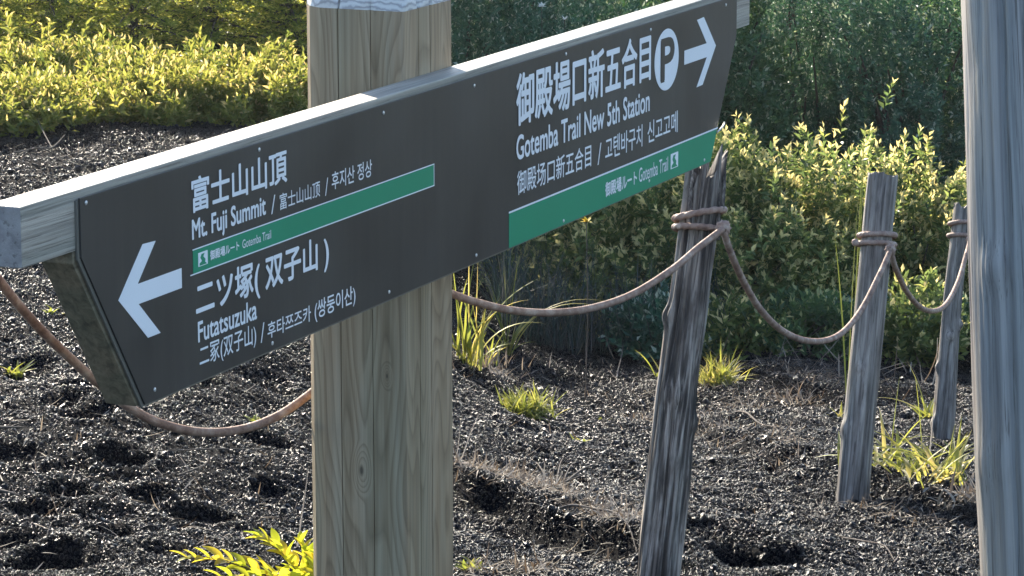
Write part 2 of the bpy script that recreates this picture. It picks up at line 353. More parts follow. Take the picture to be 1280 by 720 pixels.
# ------------------------------------------------------------------ tubes, ropes, stakes
def tube_np(path, rad, seg=8, lobes=0, amp=0.0, pitch=.03, caps=True):
    P = np.asarray(path, float); n = len(P)
    rad = np.broadcast_to(np.asarray(rad, float), (n,))
    T = np.gradient(P, axis=0); T /= np.linalg.norm(T, axis=1)[:, None] + 1e-12
    up = np.array([0, 0, 1.0]) if abs(T[0, 2]) < .9 else np.array([1.0, 0, 0])
    A = np.zeros_like(P); a = np.cross(T[0], up); a /= np.linalg.norm(a)
    for i in range(n):
        a = a - T[i] * np.dot(a, T[i]); a /= np.linalg.norm(a) + 1e-12; A[i] = a
    B = np.cross(T, A); s = np.concatenate([[0], np.cumsum(np.linalg.norm(np.diff(P, axis=0), axis=1))])
    th = np.linspace(0, 2 * np.pi, seg, endpoint=False)
    rr = rad[:, None] * np.ones((1, seg))
    if lobes: rr = rr * (1 + amp * (np.abs(np.cos(lobes / 2 * (th[None] - s[:, None] / pitch * 2 * np.pi))) - .6))
    V = P[:, None] + rr[..., None] * (np.cos(th)[None, :, None] * A[:, None] + np.sin(th)[None, :, None] * B[:, None])
    V = V.reshape(-1, 3); i = np.arange(n - 1)[:, None] * seg; j = np.arange(seg)[None]; k = (j + 1) % seg
    Fc = np.stack([i + j, i + k, i + seg + k, i + seg + j], -1).reshape(-1, 4)
    if caps:
        V = np.concatenate([V, P[:1], P[-1:]]); c0, c1 = n * seg, n * seg + 1; j = np.arange(seg); k = (j + 1) % seg
        Fc = np.concatenate([Fc, np.stack([j * 0 + c0, k, j, j * 0 + c0], -1), np.stack([j * 0 + c1, (n - 1) * seg + j, (n - 1) * seg + k, j * 0 + c1], -1)])
    return V, Fc
def clean(me):
    me.validate(); return me
def tube(name, path, rad, parent, m, seg=8, **k):
    V, Fc = tube_np(path, rad, seg, caps=False, **k)
    return link(name, mesh_np(name, V, Fc, True), parent, m)
def spline(pts, step):
    P = np.array([list(p) for p in pts]); P = np.vstack([2 * P[0] - P[1], P, 2 * P[-1] - P[-2]]); out = []
    for i in range(1, len(P) - 2):
        p0, p1, p2, p3 = P[i - 1:i + 3]; n = max(2, int(np.linalg.norm(p2 - p1) / step))
        t = np.linspace(0, 1, n, endpoint=False)[:, None]
        out.append(.5 * (2 * p1 + (p2 - p0) * t + (2 * p0 - 5 * p1 + 4 * p2 - p3) * t ** 2 + (3 * p1 - p0 - 3 * p2 + p3) * t ** 3))
    out.append(P[-2:-1]); return np.concatenate(out)

def stake_mesh(base, top, r0, r1, seed, groove, knots=(), jag=.0, bend=.0, seg=72, rings=190, flatx=1.0, cracks=()):
    """a split or round timber: base and top are world points, vertices relative to base"""
    b = np.array(base); t = np.array(top); ax = t - b; Ln = np.linalg.norm(ax); ax = ax / Ln
    e1 = np.cross(ax, [0, 1, 0]); e1 /= np.linalg.norm(e1); e2 = np.cross(ax, e1)
    s = np.linspace(0, 1, rings)[:, None]; th = np.linspace(0, 2 * np.pi, seg, endpoint=False)[None]
    r = r0 + (r1 - r0) * s + 0 * th
    cx, cy = np.cos(th), np.sin(th)
    z = s * Ln
    rel = groove * (-.9 * np.clip(np.abs(vnoise(cx * 3 + seed, cy * 3, z * .9)) * -3 + .6, 0, 1) ** 1.5
                    + .30 * vnoise(cx * 7 + seed, cy * 7, z * 2.2) + .22 * vnoise(cx * 15, cy * 15 + seed, z * 5) + .5 * vnoise(cx * 1.4, cy * 1.4 + seed, z * 1.6))
    r = r * (1 + rel)
    for (ks, kt, kr, kh) in knots:
        r = r + kh * np.exp(-(((s - ks) * Ln / kr) ** 2 + (np.angle(np.exp(1j * (th - kt))) * r0 / kr) ** 2))
    for (ct, cd, cw, cv) in cracks:
        c_ = ct + cv * (vnoise(z * 1.7, seed + ct) + .4 * vnoise(z * 6, ct)); r = r - cd * np.exp(-(np.angle(np.exp(1j * (th - c_))) / cw) ** 2) * (.55 + .45 * vnoise(z * 1.3 + 5, ct * 7))
    zz = z + jag * s ** 30 * (vnoise(cx * 2.6 + seed, cy * 2.6, 0) * 1.0 + .5 * vnoise(cx * 8, cy * 8, 2))
    off = bend * np.sin(s * 3.1) + .35 * bend * np.sin(s * 9 + seed)
    P = (ax[None, None] * zz[..., None] + e1 * ((r * cx * flatx) + off)[..., None] + e2 * (r * cy)[..., None])
    V = P.reshape(-1, 3); i = np.arange(rings - 1)[:, None] * seg; j = np.arange(seg)[None]; k = (j + 1) % seg
    Fc = np.stack([i + j, i + k, i + seg + k, i + seg + j], -1).reshape(-1, 4)
    # top: two inner rings sinking towards the heart
    lastring = P[-1]; c = lastring.mean(0)
    V2 = [c + (lastring - c) * f - ax * (dz + jag * .25 * (1 - f)) for f, dz in ((.75, .003), (.35, .006), (.02, .006))]
    base_i = (rings - 1) * seg; n = rings * seg; Fs = [Fc]
    prev = base_i
    for q, v2 in enumerate(V2):
        V = np.concatenate([V, v2]); st = n + q * seg; j = np.arange(seg); k = (j + 1) % seg
        Fs.append(np.stack([prev + j, prev + k, st + k, st + j], -1)); prev = st
    return mesh_np('stake', np.stack([V @ e1, V @ e2, V @ ax], -1), np.concatenate(Fs), True), Matrix((e1, e2, ax)).transposed().to_euler()

# ------------------------------------------------------------------ the direction sign on its squared post
TH = R(66.5)
dU = Vector((math.cos(TH), math.sin(TH), 0)); dN = Vector((math.sin(TH), -math.cos(TH), 0)); dV = Vector((0, 0, 1))
P0 = at(100, 248, 5.8)
root_pt = P0 + dU * 1.583 + dN * -.192
gzr = gz(root_pt.x, root_pt.y)
sign = thing('trail_signpost', 'long dark brown two-way direction board with white lettering on a thick square timber post', 'signpost', (root_pt.x, root_pt.y, gzr))
O = P0 - sign.location; FR = (O, dU, dV, dN)
def grained(o):
    return o
# timber that carries grain along its length gets its own axes, so build it in local axes and turn it
def along(name, pts2, d0, d1, parent, m, bevel=0):
    fr = (Vector((0, 0, 0)), Vector((1, 0, 0)), Vector((0, 0, 1)), Vector((0, -1, 0)))
    o = link(name, poly_prism(name, pts2, d0, d1, fr, bevel), parent, m)
    o.location = O if parent is sign else (0, 0, 0); o.rotation_euler = (0, 0, TH); return o
rail = along('rail', [(-.18, -.0925), (-.18, .0135), (3.476, .0135), (3.476, -.0925)], -.0760, -.0085, sign, M_rail, .003)
rail.data.materials.append(M_end)
for p in rail.data.polygons:
    if abs(p.normal.x) > .95: p.material_index = 1
board = along('backing_board', [(-.012, -.0935), (-.012, -.115), (.196, -.4135), (3.176, -.4135), (3.364, -.115), (3.364, -.0935)], -.0745, -.0105, sign, M_board, .002)
strip = along('edge_batten', [(-.006, -.004), (-.006, -.108), (.204, -.4165), (3.168, -.4165), (3.356, -.108), (3.356, -.004)], -.0083, -.0040, sign, M_pedge, 0)
panel = along('panel', [(0, 0), (0, -.105), (.209, -.412), (3.163, -.412), (3.350, -.105), (3.350, 0)], -.0038, 0, sign, M_panel, .0006)
def film(name, pts, m, lift, th=.0005):
    fr = (Vector((0, 0, 0)), Vector((1, 0, 0)), Vector((0, 0, 1)), Vector((0, -1, 0)))
    return link(name, poly_prism(name, pts, lift - th, lift, fr), panel, m)
def rect(u0, u1, v0, v1): return [(u0, v0), (u0, v1), (u1, v1), (u1, v0)]
# green stripes edged in white
film('green_stripe', [(1.852, -.4120), (1.852, -.3305), (3.209, -.3305), (3.161, -.4120)], M_green, .0008, .0007)
film('stripe_line', rect(1.850, 3.211, -.3330, -.3290), M_white, .0014)
film('green_stripe', rect(.395, 1.452, -.2060, -.1600), M_green, .0008, .0007)
film('stripe_line', rect(.393, 1.4535, -.1612, -.1590), M_white, .0014)
film('stripe_line', rect(.383, 1.4535, -.2072, -.2050), M_white, .0014)
film('stripe_line', rect(1.4510, 1.4530, -.2050, -.1612), M_white, .0014)
film('arrow', [(3.049, -.031), (3.099, -.029), (3.191, -.113), (3.095, -.203), (3.051, -.204), (3.125, -.135), (2.960, -.135), (2.960, -.099), (3.122, -.099)], M_white, .0008)['label'] = 'white arrow pointing right'
film('arrow', [(.121, -.203), (.211, -.117), (.258, -.119), (.190, -.186), (.351, -.186), (.351, -.223), (.192, -.223), (.269, -.291), (.223, -.291)], M_white, .0008)['label'] = 'white arrow pointing left'
cc = (2.835, -.106)
film('parking_disc', [(cc[0] + .084 * math.cos(a * math.pi / 24), cc[1] + .077 * math.sin(a * math.pi / 24)) for a in range(48)], M_white, .0008)
def lettering(txt, u0, u1, v0, v1, m=None, bold=.0, lift=.0012, name='lettering'):
    cu = bpy.data.curves.new('t', 'FONT'); cu.body = txt; cu.size = 1; cu.offset = 0; cu.extrude = 0; cu.resolution_u = 4
    to = bpy.data.objects.new('t', cu); COL.objects.link(to)
    me = bpy.data.meshes.new_from_object(to.evaluated_get(bpy.context.evaluated_depsgraph_get()))
    COL.objects.unlink(to); bpy.data.objects.remove(to)
    n = len(me.vertices); a = np.zeros(n * 3); me.vertices.foreach_get('co', a); a = a.reshape(-1, 3)
    lo, hi = a.min(0), a.max(0)
    b = np.zeros_like(a); b[:, 0] = u0 + (a[:, 0] - lo[0]) / (hi[0] - lo[0]) * (u1 - u0); b[:, 2] = v0 + (a[:, 1] - lo[1]) / (hi[1] - lo[1]) * (v1 - v0); b[:, 1] = -lift
    h_ = (v1 - v0) * bold; F3 = [tuple(p.vertices) for p in me.polygons]; V3 = []; F4 = []
    sh = [(0, 0)] + ([(h_ * math.cos(q * math.pi / 3), h_ * math.sin(q * math.pi / 3)) for q in range(6)] if bold else [])
    for q, (sx, sy) in enumerate(sh):                 # heavier strokes: the same print laid seven times
        V3.append(b + np.array([sx, -.00004 * q, sy])); F4 += [tuple(i + n * q for i in f) for f in F3]
    bpy.data.meshes.remove(me); me = bpy.data.meshes.new(name); me.from_pydata(np.concatenate(V3).tolist(), [], F4); me.materials.append(m or M_white)
    me.name = name
    o = link(name, me, panel); o['label'] = ('white' if (m or M_white) is M_white else 'dark') + ' lettering reading ' + txt; return o
B1, B2, B3 = .024, .026, .030
lettering('富士山山頂', .394, .773, -.0905, -.027, bold=B1)
lettering('Mt. Fuji Summit', .393, .683, -.152, -.104, bold=B2)
lettering('/', .706, .724, -.145, -.109); lettering('富士山山顶', .742, .914, -.143, -.111, bold=.008)
lettering('/', .937, .951, -.146, -.111); lettering('후지산 정상', .967, 1.150, -.139, -.104, bold=.012)
lettering('御殿場ルート', .459, .573, -.191, -.173, bold=B3, lift=.0016); lettering('Gotemba Trail', .586, .703, -.191, -.1745, bold=.008, lift=.0016)
lettering('二ツ塚( 双子山 )', .403, .949, -.298, -.224, bold=B1)
lettering('Futatsuzuka', .408, .640, -.337, -.299, bold=B2)
lettering('二冢(双子山)', .412, .636, -.391, -.345, bold=.008)
lettering('/', .655, .671, -.388, -.350); lettering('후타쯔즈카', .684, .868, -.386, -.354, bold=.012); lettering('(쌍둥이산)', .885, 1.068, -.393, -.350, bold=.012)
lettering('御殿場口新五合目', 1.893, 2.722, -.141, -.026, bold=B1)
lettering('Gotemba Trail New 5th Station', 1.893, 2.717, -.2185, -.164, bold=B2)
lettering('御殿场口新五合目', 1.896, 2.337, -.299, -.245, bold=.010)
lettering('/', 2.378, 2.402, -.303, -.252); lettering('고텐바구치', 2.427, 2.670, -.300, -.246, bold=.012); lettering('신고고메', 2.706, 2.914, -.299, -.245, bold=.012)
lettering('御殿場ルート', 2.428, 2.633, -.3885, -.354, bold=B3, lift=.0016); lettering('Gotemba Trail', 2.649, 2.848, -.3875, -.352, bold=.008, lift=.0016)
lettering('P', 2.796, 2.884, -.156, -.055, M_panel, .05, .0012, 'parking_letter')
def emblem(u0, u1, v0, v1):
    w, h = u1 - u0, v1 - v0
    film('emblem', rect(u0, u1, v0, v1), M_white, .0013)
    q = lambda L: [(u0 + a * w, v0 + b * h) for a, b in L]
    film('emblem_mark', q([(.12, .06), (.12, .22), (.38, .36), (.22, .62), (.34, .86), (.66, .88), (.52, .66), (.74, .42), (.70, .22), (.90, .06)]), M_green, .0017)
emblem(.414, .450, -.1955, -.1695); emblem(2.869, 2.921, -.3885, -.350)
fit = lambda px, py: ((lambda q: (q.dot(dU), q.z))((lambda r: r * ((P0 - Vector((0, 0, CZ))).dot(dN) / r.dot(dN)))(ray(px, py)) + Vector((0, 0, CZ)) - P0))
sc_me = None
for (px, py) in [(107, 253.5), (323.5, 187), (479, 141), (592.5, 107), (707, 67.5), (813, 37), (907, 6), (193, 487), (340, 429), (486, 365), (595, 319), (704, 276), (811, 226), (880, 200)]:
    u, v = fit(px, py)
    if sc_me is None:
        bm = bmesh.new(); bmesh.ops.create_uvsphere(bm, u_segments=10, v_segments=6, radius=.0042)
        for q in bm.verts: q.co.y *= .45
        sc_me = bpy.data.meshes.new('screw'); bm.to_mesh(sc_me); bm.free(); sc_me.materials.append(M_screw)
    s_ = link('screw', sc_me, panel); s_.location = (u, -.001, v)
# small bent wire clip at the lower right corner
u, v = fit(898, 158)
wire = tube('wire_clip', spline([(u - .02, -.004, v - .012), (u + .01, -.008, v - .002), (u + .03, -.006, v + .006), (u + .012, -.010, v + .010)], .004), .0022, panel, M_screw, 6)

# squared post, in its own axes (x along the board, y into the back)
ch = .006
def on_face(px, py, r):
    """point of the post's broad face seen through a pixel, in the post's own axes"""
    p0 = sign.location + dU * -.117; q = ray(px, py); t = (p0 - Vector((0, 0, CZ))).dot(dU) / q.dot(dU); v = q * t + Vector((0, 0, CZ)) - sign.location
    return (v.dot(dU), -v.dot(dN), v.z, r)
KNOTS = [on_face(452, 588, .007), on_face(484, 470, .0035)]
M_post = m_post()
def post_mesh():
    x0, x1 = 1.466 - 1.583, 1.712 - 1.583; y0, y1 = .075 - .192, .331 - .192
    # outline with eased corners; two shakes (drying cracks) cut in the faces the camera sees
    out = []
    def face(a, b, nseg, cracks):
        a = Vector(a); b = Vector(b); t = (b - a).normalized(); nin = Vector((-t.y, t.x))
        for i in range(nseg):
            out.append(('p', a + (b - a) * i / nseg))
        out.append(('p', b))
    c = ch
    pts = []
    def seg(a, b, cracks):
        a = Vector(a); b = Vector(b); Ln = (b - a).length; t = (b - a) / Ln; nin = Vector((-t.y, t.x))
        k = [0] + sorted(sum([[q - wd, q, q + wd] for q, wd in cracks], [])) + [1]
        for u in k:
            dpt = .010 if any(abs(u - q) < 1e-6 for q, wd in cracks) else 0
            pts.append(a + t * Ln * u + nin * dpt)
    pts.append(Vector((x0 + .0530, y1))); pts.append(Vector((x0 + .0196, y1 - .0240)))
    seg((x0, y1 - .0588), (x0, y0 + c), [(.22, .006), (.62, .005)])          # the broad face towards the camera
    seg((x0 + c * .6, y0), (x1 - c * .6, y0), [(.55, .012), (.30, .006)])       # the face the board is screwed to
    seg((x1, y0 + c), (x1, y1 - c), [(.5, .006)])
    seg((x1 - c, y1), (x0 + .053 + .01, y1), [(.4, .006)])
    n = len(pts); bm = bmesh.new(); zb = -.5; zt = P0.z - sign.location.z
    # height of the shoulder where the carved top begins
    top = at(470, 4, 7.1).z - sign.location.z
    zs = list(np.linspace(zb, top - .02, 60))
    rings = []
    for z in zs:
        wob = .0012 * float(vnoise(z * 3, 1.0)); rings.append([bm.verts.new((p.x + wob + .0009 * float(vnoise(p.x * 40, p.y * 40, z * 2)), p.y + .0009 * float(vnoise(p.x * 40, p.y * 40 + 9, z * 2)), z)) for p in pts])
    for a, b in zip(rings, rings[1:]):
        for i in range(n): bm.faces.new((a[i], a[(i + 1) % n], b[(i + 1) % n], b[i]))
    bmesh.ops.recalc_face_normals(bm, faces=bm.faces)
    me = bpy.data.meshes.new('post'); bm.to_mesh(me); bm.free()
    # carved, faceted top: scooped cuts
    bm = bmesh.new(); cyc = [p for p in pts]; m2 = 96; ring = []
    per = []
    tot = sum((cyc[(i + 1) % n] - cyc[i]).length for i in range(n)); i = 0; acc = 0
    cum = [0]
    for i in range(n): cum.append(cum[-1] + (cyc[(i + 1) % n] - cyc[i]).length)
    for k in range(m2):
        s = tot * k / m2; i = max(j for j in range(n) if cum[j] <= s + 1e-9); L_ = cum[i + 1] - cum[i] or 1
        per.append(cyc[i] + (cyc[(i + 1) % n] - cyc[i]) * ((s - cum[i]) / L_))
    r0 = [bm.verts.new((p.x, p.y, zs[-1])) for p in per]
    lv = [(1.0, 0.0, 1), (.97, .012, .8), (.90, .045, .5), (.72, .095, .2), (.40, .135, 0), (.05, .15, 0)]
    prev = r0
    for f, dz, am in lv:
        cur = []
        for k, p in enumerate(per):
            sc = -abs(math.sin(k / m2 * math.pi * 9 + .5)) * .022 * am
            cur.append(bm.verts.new((p.x * f, p.y * f, zs[-1] + .022 + dz + sc)))
        for k in range(m2): bm.faces.new((prev[k], prev[(k + 1) % m2], cur[(k + 1) % m2], cur[k]))
        prev = cur
    bm.faces.new(prev); bmesh.ops.recalc_face_normals(bm, faces=bm.faces)
    cap = bpy.data.meshes.new('carved_top'); bm.to_mesh(cap); bm.free(); return me, cap
pm, capm = post_mesh()
post = link('post', pm, sign, M_post); post.rotation_euler = (0, 0, TH)
cap = link('carved_top', capm, post, M_cap)
# knot in the broad face
kp = at(452, 588, 6.98)

# ------------------------------------------------------------------ the log post at the right edge
lb = at(1330, 1000, 6.15); lt = at(1282, -150, 6.35)
lbase = lb + (lb - lt).normalized() * .25; lbase.z = min(lbase.z, gz(lb.x, lb.y) - .1)
lp = thing('log_post', 'thick round bleached grey log post at the right edge of the picture', 'post', tuple(lbase))
me_, eu = stake_mesh(lbase, lt, .134, .128, 3.3, .045, [(.62, .8, .04, .008), (.44, .5, .05, .006)], 0, .006, 220, 200, cracks=[(1.02, .012, .022, .05), (1.32, .018, .03, .06), (.62, .004, .02, .04), (1.6, .01, .02, .08)]); link('log', me_, lp, M_log).rotation_euler = eu

# ------------------------------------------------------------------ fence stakes
stakes = {}
def stake(key, bpx, bD, tpx, tD, r0, r1, seed, groove, label, m, knots=(), jag=.0, bend=0.0, cracks=()):
    b = at(*bpx, bD); t = at(*tpx, tD)
    b = b - (t - b).normalized() * .25
    th = thing('fence_stake', label, 'fence stake', tuple(b), 'weathered timber stakes of the rope barrier')
    me_, eu = stake_mesh(b, t, r0, r1, seed, groove, knots, jag, bend, cracks=cracks); link('shaft', me_, th, m).rotation_euler = eu
    stakes[key] = (b, t, r0, r1); return th
s1 = stake(1, (822, 740), 9.25, (882, 206), 9.35, .060, .056, 2.1, .30, 'nearest ragged stake, split and dark, its broken top just behind the green stripe', M_stake,
           [(.55, 1.2, .035, .012), (.7, .2, .03, .014), (.5, 2.9, .03, .01)], .09, .006, [(.75, .014, .10, .12), (1.25, .018, .12, .15), (1.75, .022, .16, .12), (2.3, .012, .10, .2), (.35, .008, .08, .1)])
# splinters standing up from the broken top
for (px, py, px2, py2, r) in ((903, 262, 907, 214, .006), (897, 300, 899, 222, .008), (861, 280, 866, 212, .009)):
    a = at(px, py, 9.30); b = at(px2, py2, 9.32)
    tube('splinter', [list(a - s1.location), list((a * .4 + b * .6) - s1.location), list(b - s1.location)], [r, r * .8, r * .35], s1, M_stake, 6)
stake(2, (1067, 618), 11.3, (1104, 219), 11.4, .056, .0505, 5.7, .085, 'middle stake with a flat sawn top and bright grass growing behind it', M_stake2, [(.5, 1.2, .02, .007), (.35, .3, .03, .01)], .010, .003, [(1.9, .007, .08, .1), (1.1, .004, .06, .1)])
stake(3, (1178, 572), 13.7, (1203, 258), 13.8, .045, .036, 8.2, .13, 'thin knotty stake farthest away beside the big log post', M_stake2,
      [(.58, 1.5, .018, .014), (.62, 2.6, .02, .016), (.30, .2, .03, .016), (.48, .1, .02, .012)], .02, .008, [(1.5, .008, .12, .2)])
stake(0, (474, 830), 7.85, (482, 235), 7.9, .058, .054, 11.4, .12, 'stake standing hidden behind the square sign post', M_stake2, (), .02, .004)
stake(-1, (-130, 800), 6.3, (-118, 120), 6.35, .056, .05, 14.4, .12, 'stake nearest the camera beyond the left edge', M_stake2, (), .02, .004)

# ------------------------------------------------------------------ the rope
rr = .0086
rope = thing('barrier_rope', 'weathered brown twisted rope sagging from stake to stake', 'rope', tuple(at(660, 390, 8.5)))
def span(px_pts):
    pts = [at(px, py, D) - rope.location for px, py, D in px_pts]
    P = spline(pts, .0022)
    V, Fc = tube_np(P, rr, 16, lobes=3, amp=.42, pitch=.017, caps=False)
    return link('rope_span', mesh_np('rope_span', V, Fc, True), rope, M_rope)
def lin(xs, D0, D1): x0, x1 = xs[0][0], xs[-1][0]; return [(x, y, D0 + (D1 - D0) * (x - x0) / (x1 - x0)) for x, y in xs]
span(lin([(-112, 150), (-60, 265), (0, 352), (50, 411), (110, 468), (160, 508), (200, 529), (250, 540), (300, 537), (345, 521), (388, 492), (430, 455), (470, 418)], 6.25, 7.78))
span(lin([(484, 322), (520, 347), (567, 368), (600, 379), (640, 388), (690, 391), (740, 385), (790, 368), (840, 337), (875, 308), (903, 287)], 7.80, 9.17))
span(lin([(904, 288), (912, 312), (926, 345), (947, 382), (972, 409), (1000, 424), (1030, 426), (1055, 414), (1078, 385), (1100, 342), (1112, 316)], 9.17, 11.22))
span(lin([(1113, 312), (1119, 334), (1132, 362), (1148, 382), (1165, 389), (1182, 381), (1197, 354), (1208, 318), (1213, 300)], 11.22, 13.66))
span(lin([(1214, 298), (1230, 340), (1250, 372), (1275, 388), (1300, 380), (1330, 350)], 13.66, 15.5))
def wrap(key, px, py, D, tilt, n=1, rise=.0, extra=.0):
    b, t, r0, r1 = stakes[key]; ax = (t - b).normalized(); c = at(px, py, D)
    s = (c.z - b.z) / (t.z - b.z); c = b + (t - b) * s; r = r0 + (r1 - r0) * s + rr * .7 + extra
    e1 = ax.cross(Vector((0, 1, 0))).normalized(); e2 = ax.cross(e1)
    P = []
    for i in range(int(90 * n) + 1):
        a = -math.pi / 2 + 2 * math.pi * i / 90
        w_ = 1 + .03 * math.sin(3 * a + key)
        P.append(list(c + (e1 * math.cos(a) + e2 * math.sin(a)) * r * w_ + ax * (tilt * r * math.cos(a) * -1 + rise * i / 90) - rope.location))
    V, Fc = tube_np(P, rr, 16, lobes=3, amp=.5, pitch=.017, caps=False)
    return link('rope_wrap', mesh_np('rope_wrap', V, Fc, True), rope, M_rope)
wrap(1, 876, 271, 9.3, .30, extra=.004); wrap(1, 872, 289, 9.3, .05, extra=.002)
wrap(2, 1094, 300, 11.3, .10, extra=.003); wrap(2, 1092, 311, 11.3, .06, extra=.004)
wrap(3, 1202, 284, 13.7, .15, extra=.003); wrap(3, 1201, 300, 13.7, .05, extra=.003)
wrap(0, 480, 330, 7.85, .05); wrap(0, 478, 405, 7.85, .05); wrap(0, 479, 365, 7.85, .6); wrap(-1, -115, 152, 6.3, .05)
def knot(px, py, D, r=.016):
    bm = bmesh.new(); bmesh.ops.create_icosphere(bm, subdivisions=3, radius=r)
    for v in bm.verts:
        q = v.co.normalized(); v.co *= 1 + .28 * abs(math.sin(q.x * 5 + q.z * 6)) * abs(math.cos(q.y * 4 + q.z * 3)); v.co.y *= .8
    me = bpy.data.meshes.new('rope_knot'); bm.to_mesh(me); bm.free()
    for p in me.polygons: p.use_smooth = True
    o = link('rope_knot', me, rope, M_rope); o.location = at(px, py, D) - rope.location
knot(904, 285, 9.19, .019); knot(1113, 312, 11.24, .017); knot(1212, 300, 13.68, .015); knot(1069, 303, 11.27, .011)

# ------------------------------------------------------------------ leaves, shoots and shrubs
def shoots(base, direc, length, nl, ll, lw, spread=.9, curl=.25, seed=0, tone_lo=0., tone_hi=.85, tip=0.06, tiptone=1.0, flat_=0.0):
    """leaf quads spiralling up straight shoots; returns V, F, tone"""
    r = np.random.default_rng(seed); base = np.asarray(base, float); n = len(base)
    d = np.asarray(direc, float); d = d / np.linalg.norm(d, axis=1)[:, None]
    length = np.broadcast_to(length, (n,)); ll = np.broadcast_to(ll, (n,))
    k = (np.arange(nl) + .5) / nl
    ref = np.where(np.abs(d[:, 2:3]) > .8, np.array([[1., 0, 0]]), np.array([[0, 0, 1.]]))
    a = np.cross(d, ref); a /= np.linalg.norm(a, axis=1)[:, None]; b = np.cross(d, a)
    ang = (np.arange(nl) * 2.4)[None] + r.uniform(0, 6.28, n)[:, None] + r.uniform(-.4, .4, (n, nl))
    rad = np.cos(ang)[..., None] * a[:, None] + np.sin(ang)[..., None] * b[:, None]
    kk = np.clip(k[None] + r.uniform(-.06, .06, (n, nl)), 0, 1)
    pos = base[:, None] + d[:, None] * (kk * length[:, None])[..., None]
    lift = (1 - spread * (1 - .75 * kk)) [..., None]
    ld = rad * (1 - lift * .8) + d[:, None] * (lift + .25); ld[..., 2] *= (1 - flat_)
    ld += r.normal(0, .22, ld.shape); ld /= np.linalg.norm(ld, axis=-1)[..., None]
    L = (ll[:, None] * (1 - .35 * kk) * r.uniform(.7, 1.2, (n, nl)))[..., None]
    side = np.cross(ld, d[:, None] + r.normal(0, .35, ld.shape)); side /= np.linalg.norm(side, axis=-1)[..., None] + 1e-9
    nor = np.cross(side, ld)
    W = lw * L / ll.mean()
    p0 = pos; p2 = pos + ld * L - nor * L * curl * r.uniform(.2, 1, (n, nl, 1))
    pm_ = pos + ld * L * .45 + nor * L * .04
    p1 = pm_ + side * W * .5 + nor * W * .12; p3 = pm_ - side * W * .5 + nor * W * .12
    V = np.stack([p0, p1, p2, p3], 2).reshape(-1, 3); m = n * nl
    i = np.arange(m)[:, None] * 4; Fc = i + np.array([[0, 1, 2, 3]])
    t = tone_lo + (tone_hi - tone_lo) * (r.uniform(0, 1, (n, nl)) * .55 + .45 * r.uniform(0, 1, n)[:, None])
    t = np.where((kk > 1 - tip) | (r.uniform(0, 1, (n, nl)) < tip * .25), tiptone, t)
    return V, Fc, np.repeat(t.ravel(), 4)
def join(parts):
    Vs, Fs, Ts, o = [], [], [], 0
    for V, Fc, T in parts: Vs.append(V); Fs.append(Fc + o); Ts.append(T); o += len(V)
    return np.concatenate(Vs), np.concatenate(Fs), np.concatenate(Ts)
def dome_points(n, rx, ry, h, seed, inner=.45, lump=.25, z0=.05):
    r = np.random.default_rng(seed); u = r.uniform(0, 2 * np.pi, n); cz = r.uniform(0, 1, n) ** .8
    sz = np.sqrt(1 - cz ** 2)
    dx, dy, dz = sz * np.cos(u), sz * np.sin(u), cz
    f = 1 + lump * fbm(dx * 2.3 + seed, dy * 2.3, dz * 2.3, 3)
    f = f * (1 - inner * r.uniform(0, 1, n) ** 1.8)
    return np.stack([dx * rx * f, dy * ry * f, z0 + dz * (h - z0) * f], -1), np.stack([dx, dy, dz], -1)
def stems(root, n, h, rx, ry, r0, m, seed, name='stem'):
    r = random.Random(seed); pts = []
    Vs, Fs, o = [], [], 0
    for i in range(n):
        a = r.uniform(0, 6.28); q = r.uniform(.3, .95)
        e = Vector((math.cos(a) * rx * q, math.sin(a) * ry * q, h * r.uniform(.55, .9) * (1.1 - q * .4)))
        mid = e * .5 + Vector((r.uniform(-.05, .05), r.uniform(-.05, .05), h * .08))
        P = spline([(r.uniform(-.04, .04), r.uniform(-.04, .04), -.08), tuple(mid * .5 + Vector((0, 0, .02))), tuple(mid), tuple(e)], h * .12)
        V, Fc = tube_np(P, np.linspace(r0, r0 * .25, len(P)), 5, caps=False); Vs.append(V); Fs.append(Fc + o); o += len(V)
    return link(name, mesh_np(name, np.concatenate(Vs), np.concatenate(Fs), True), root, m)
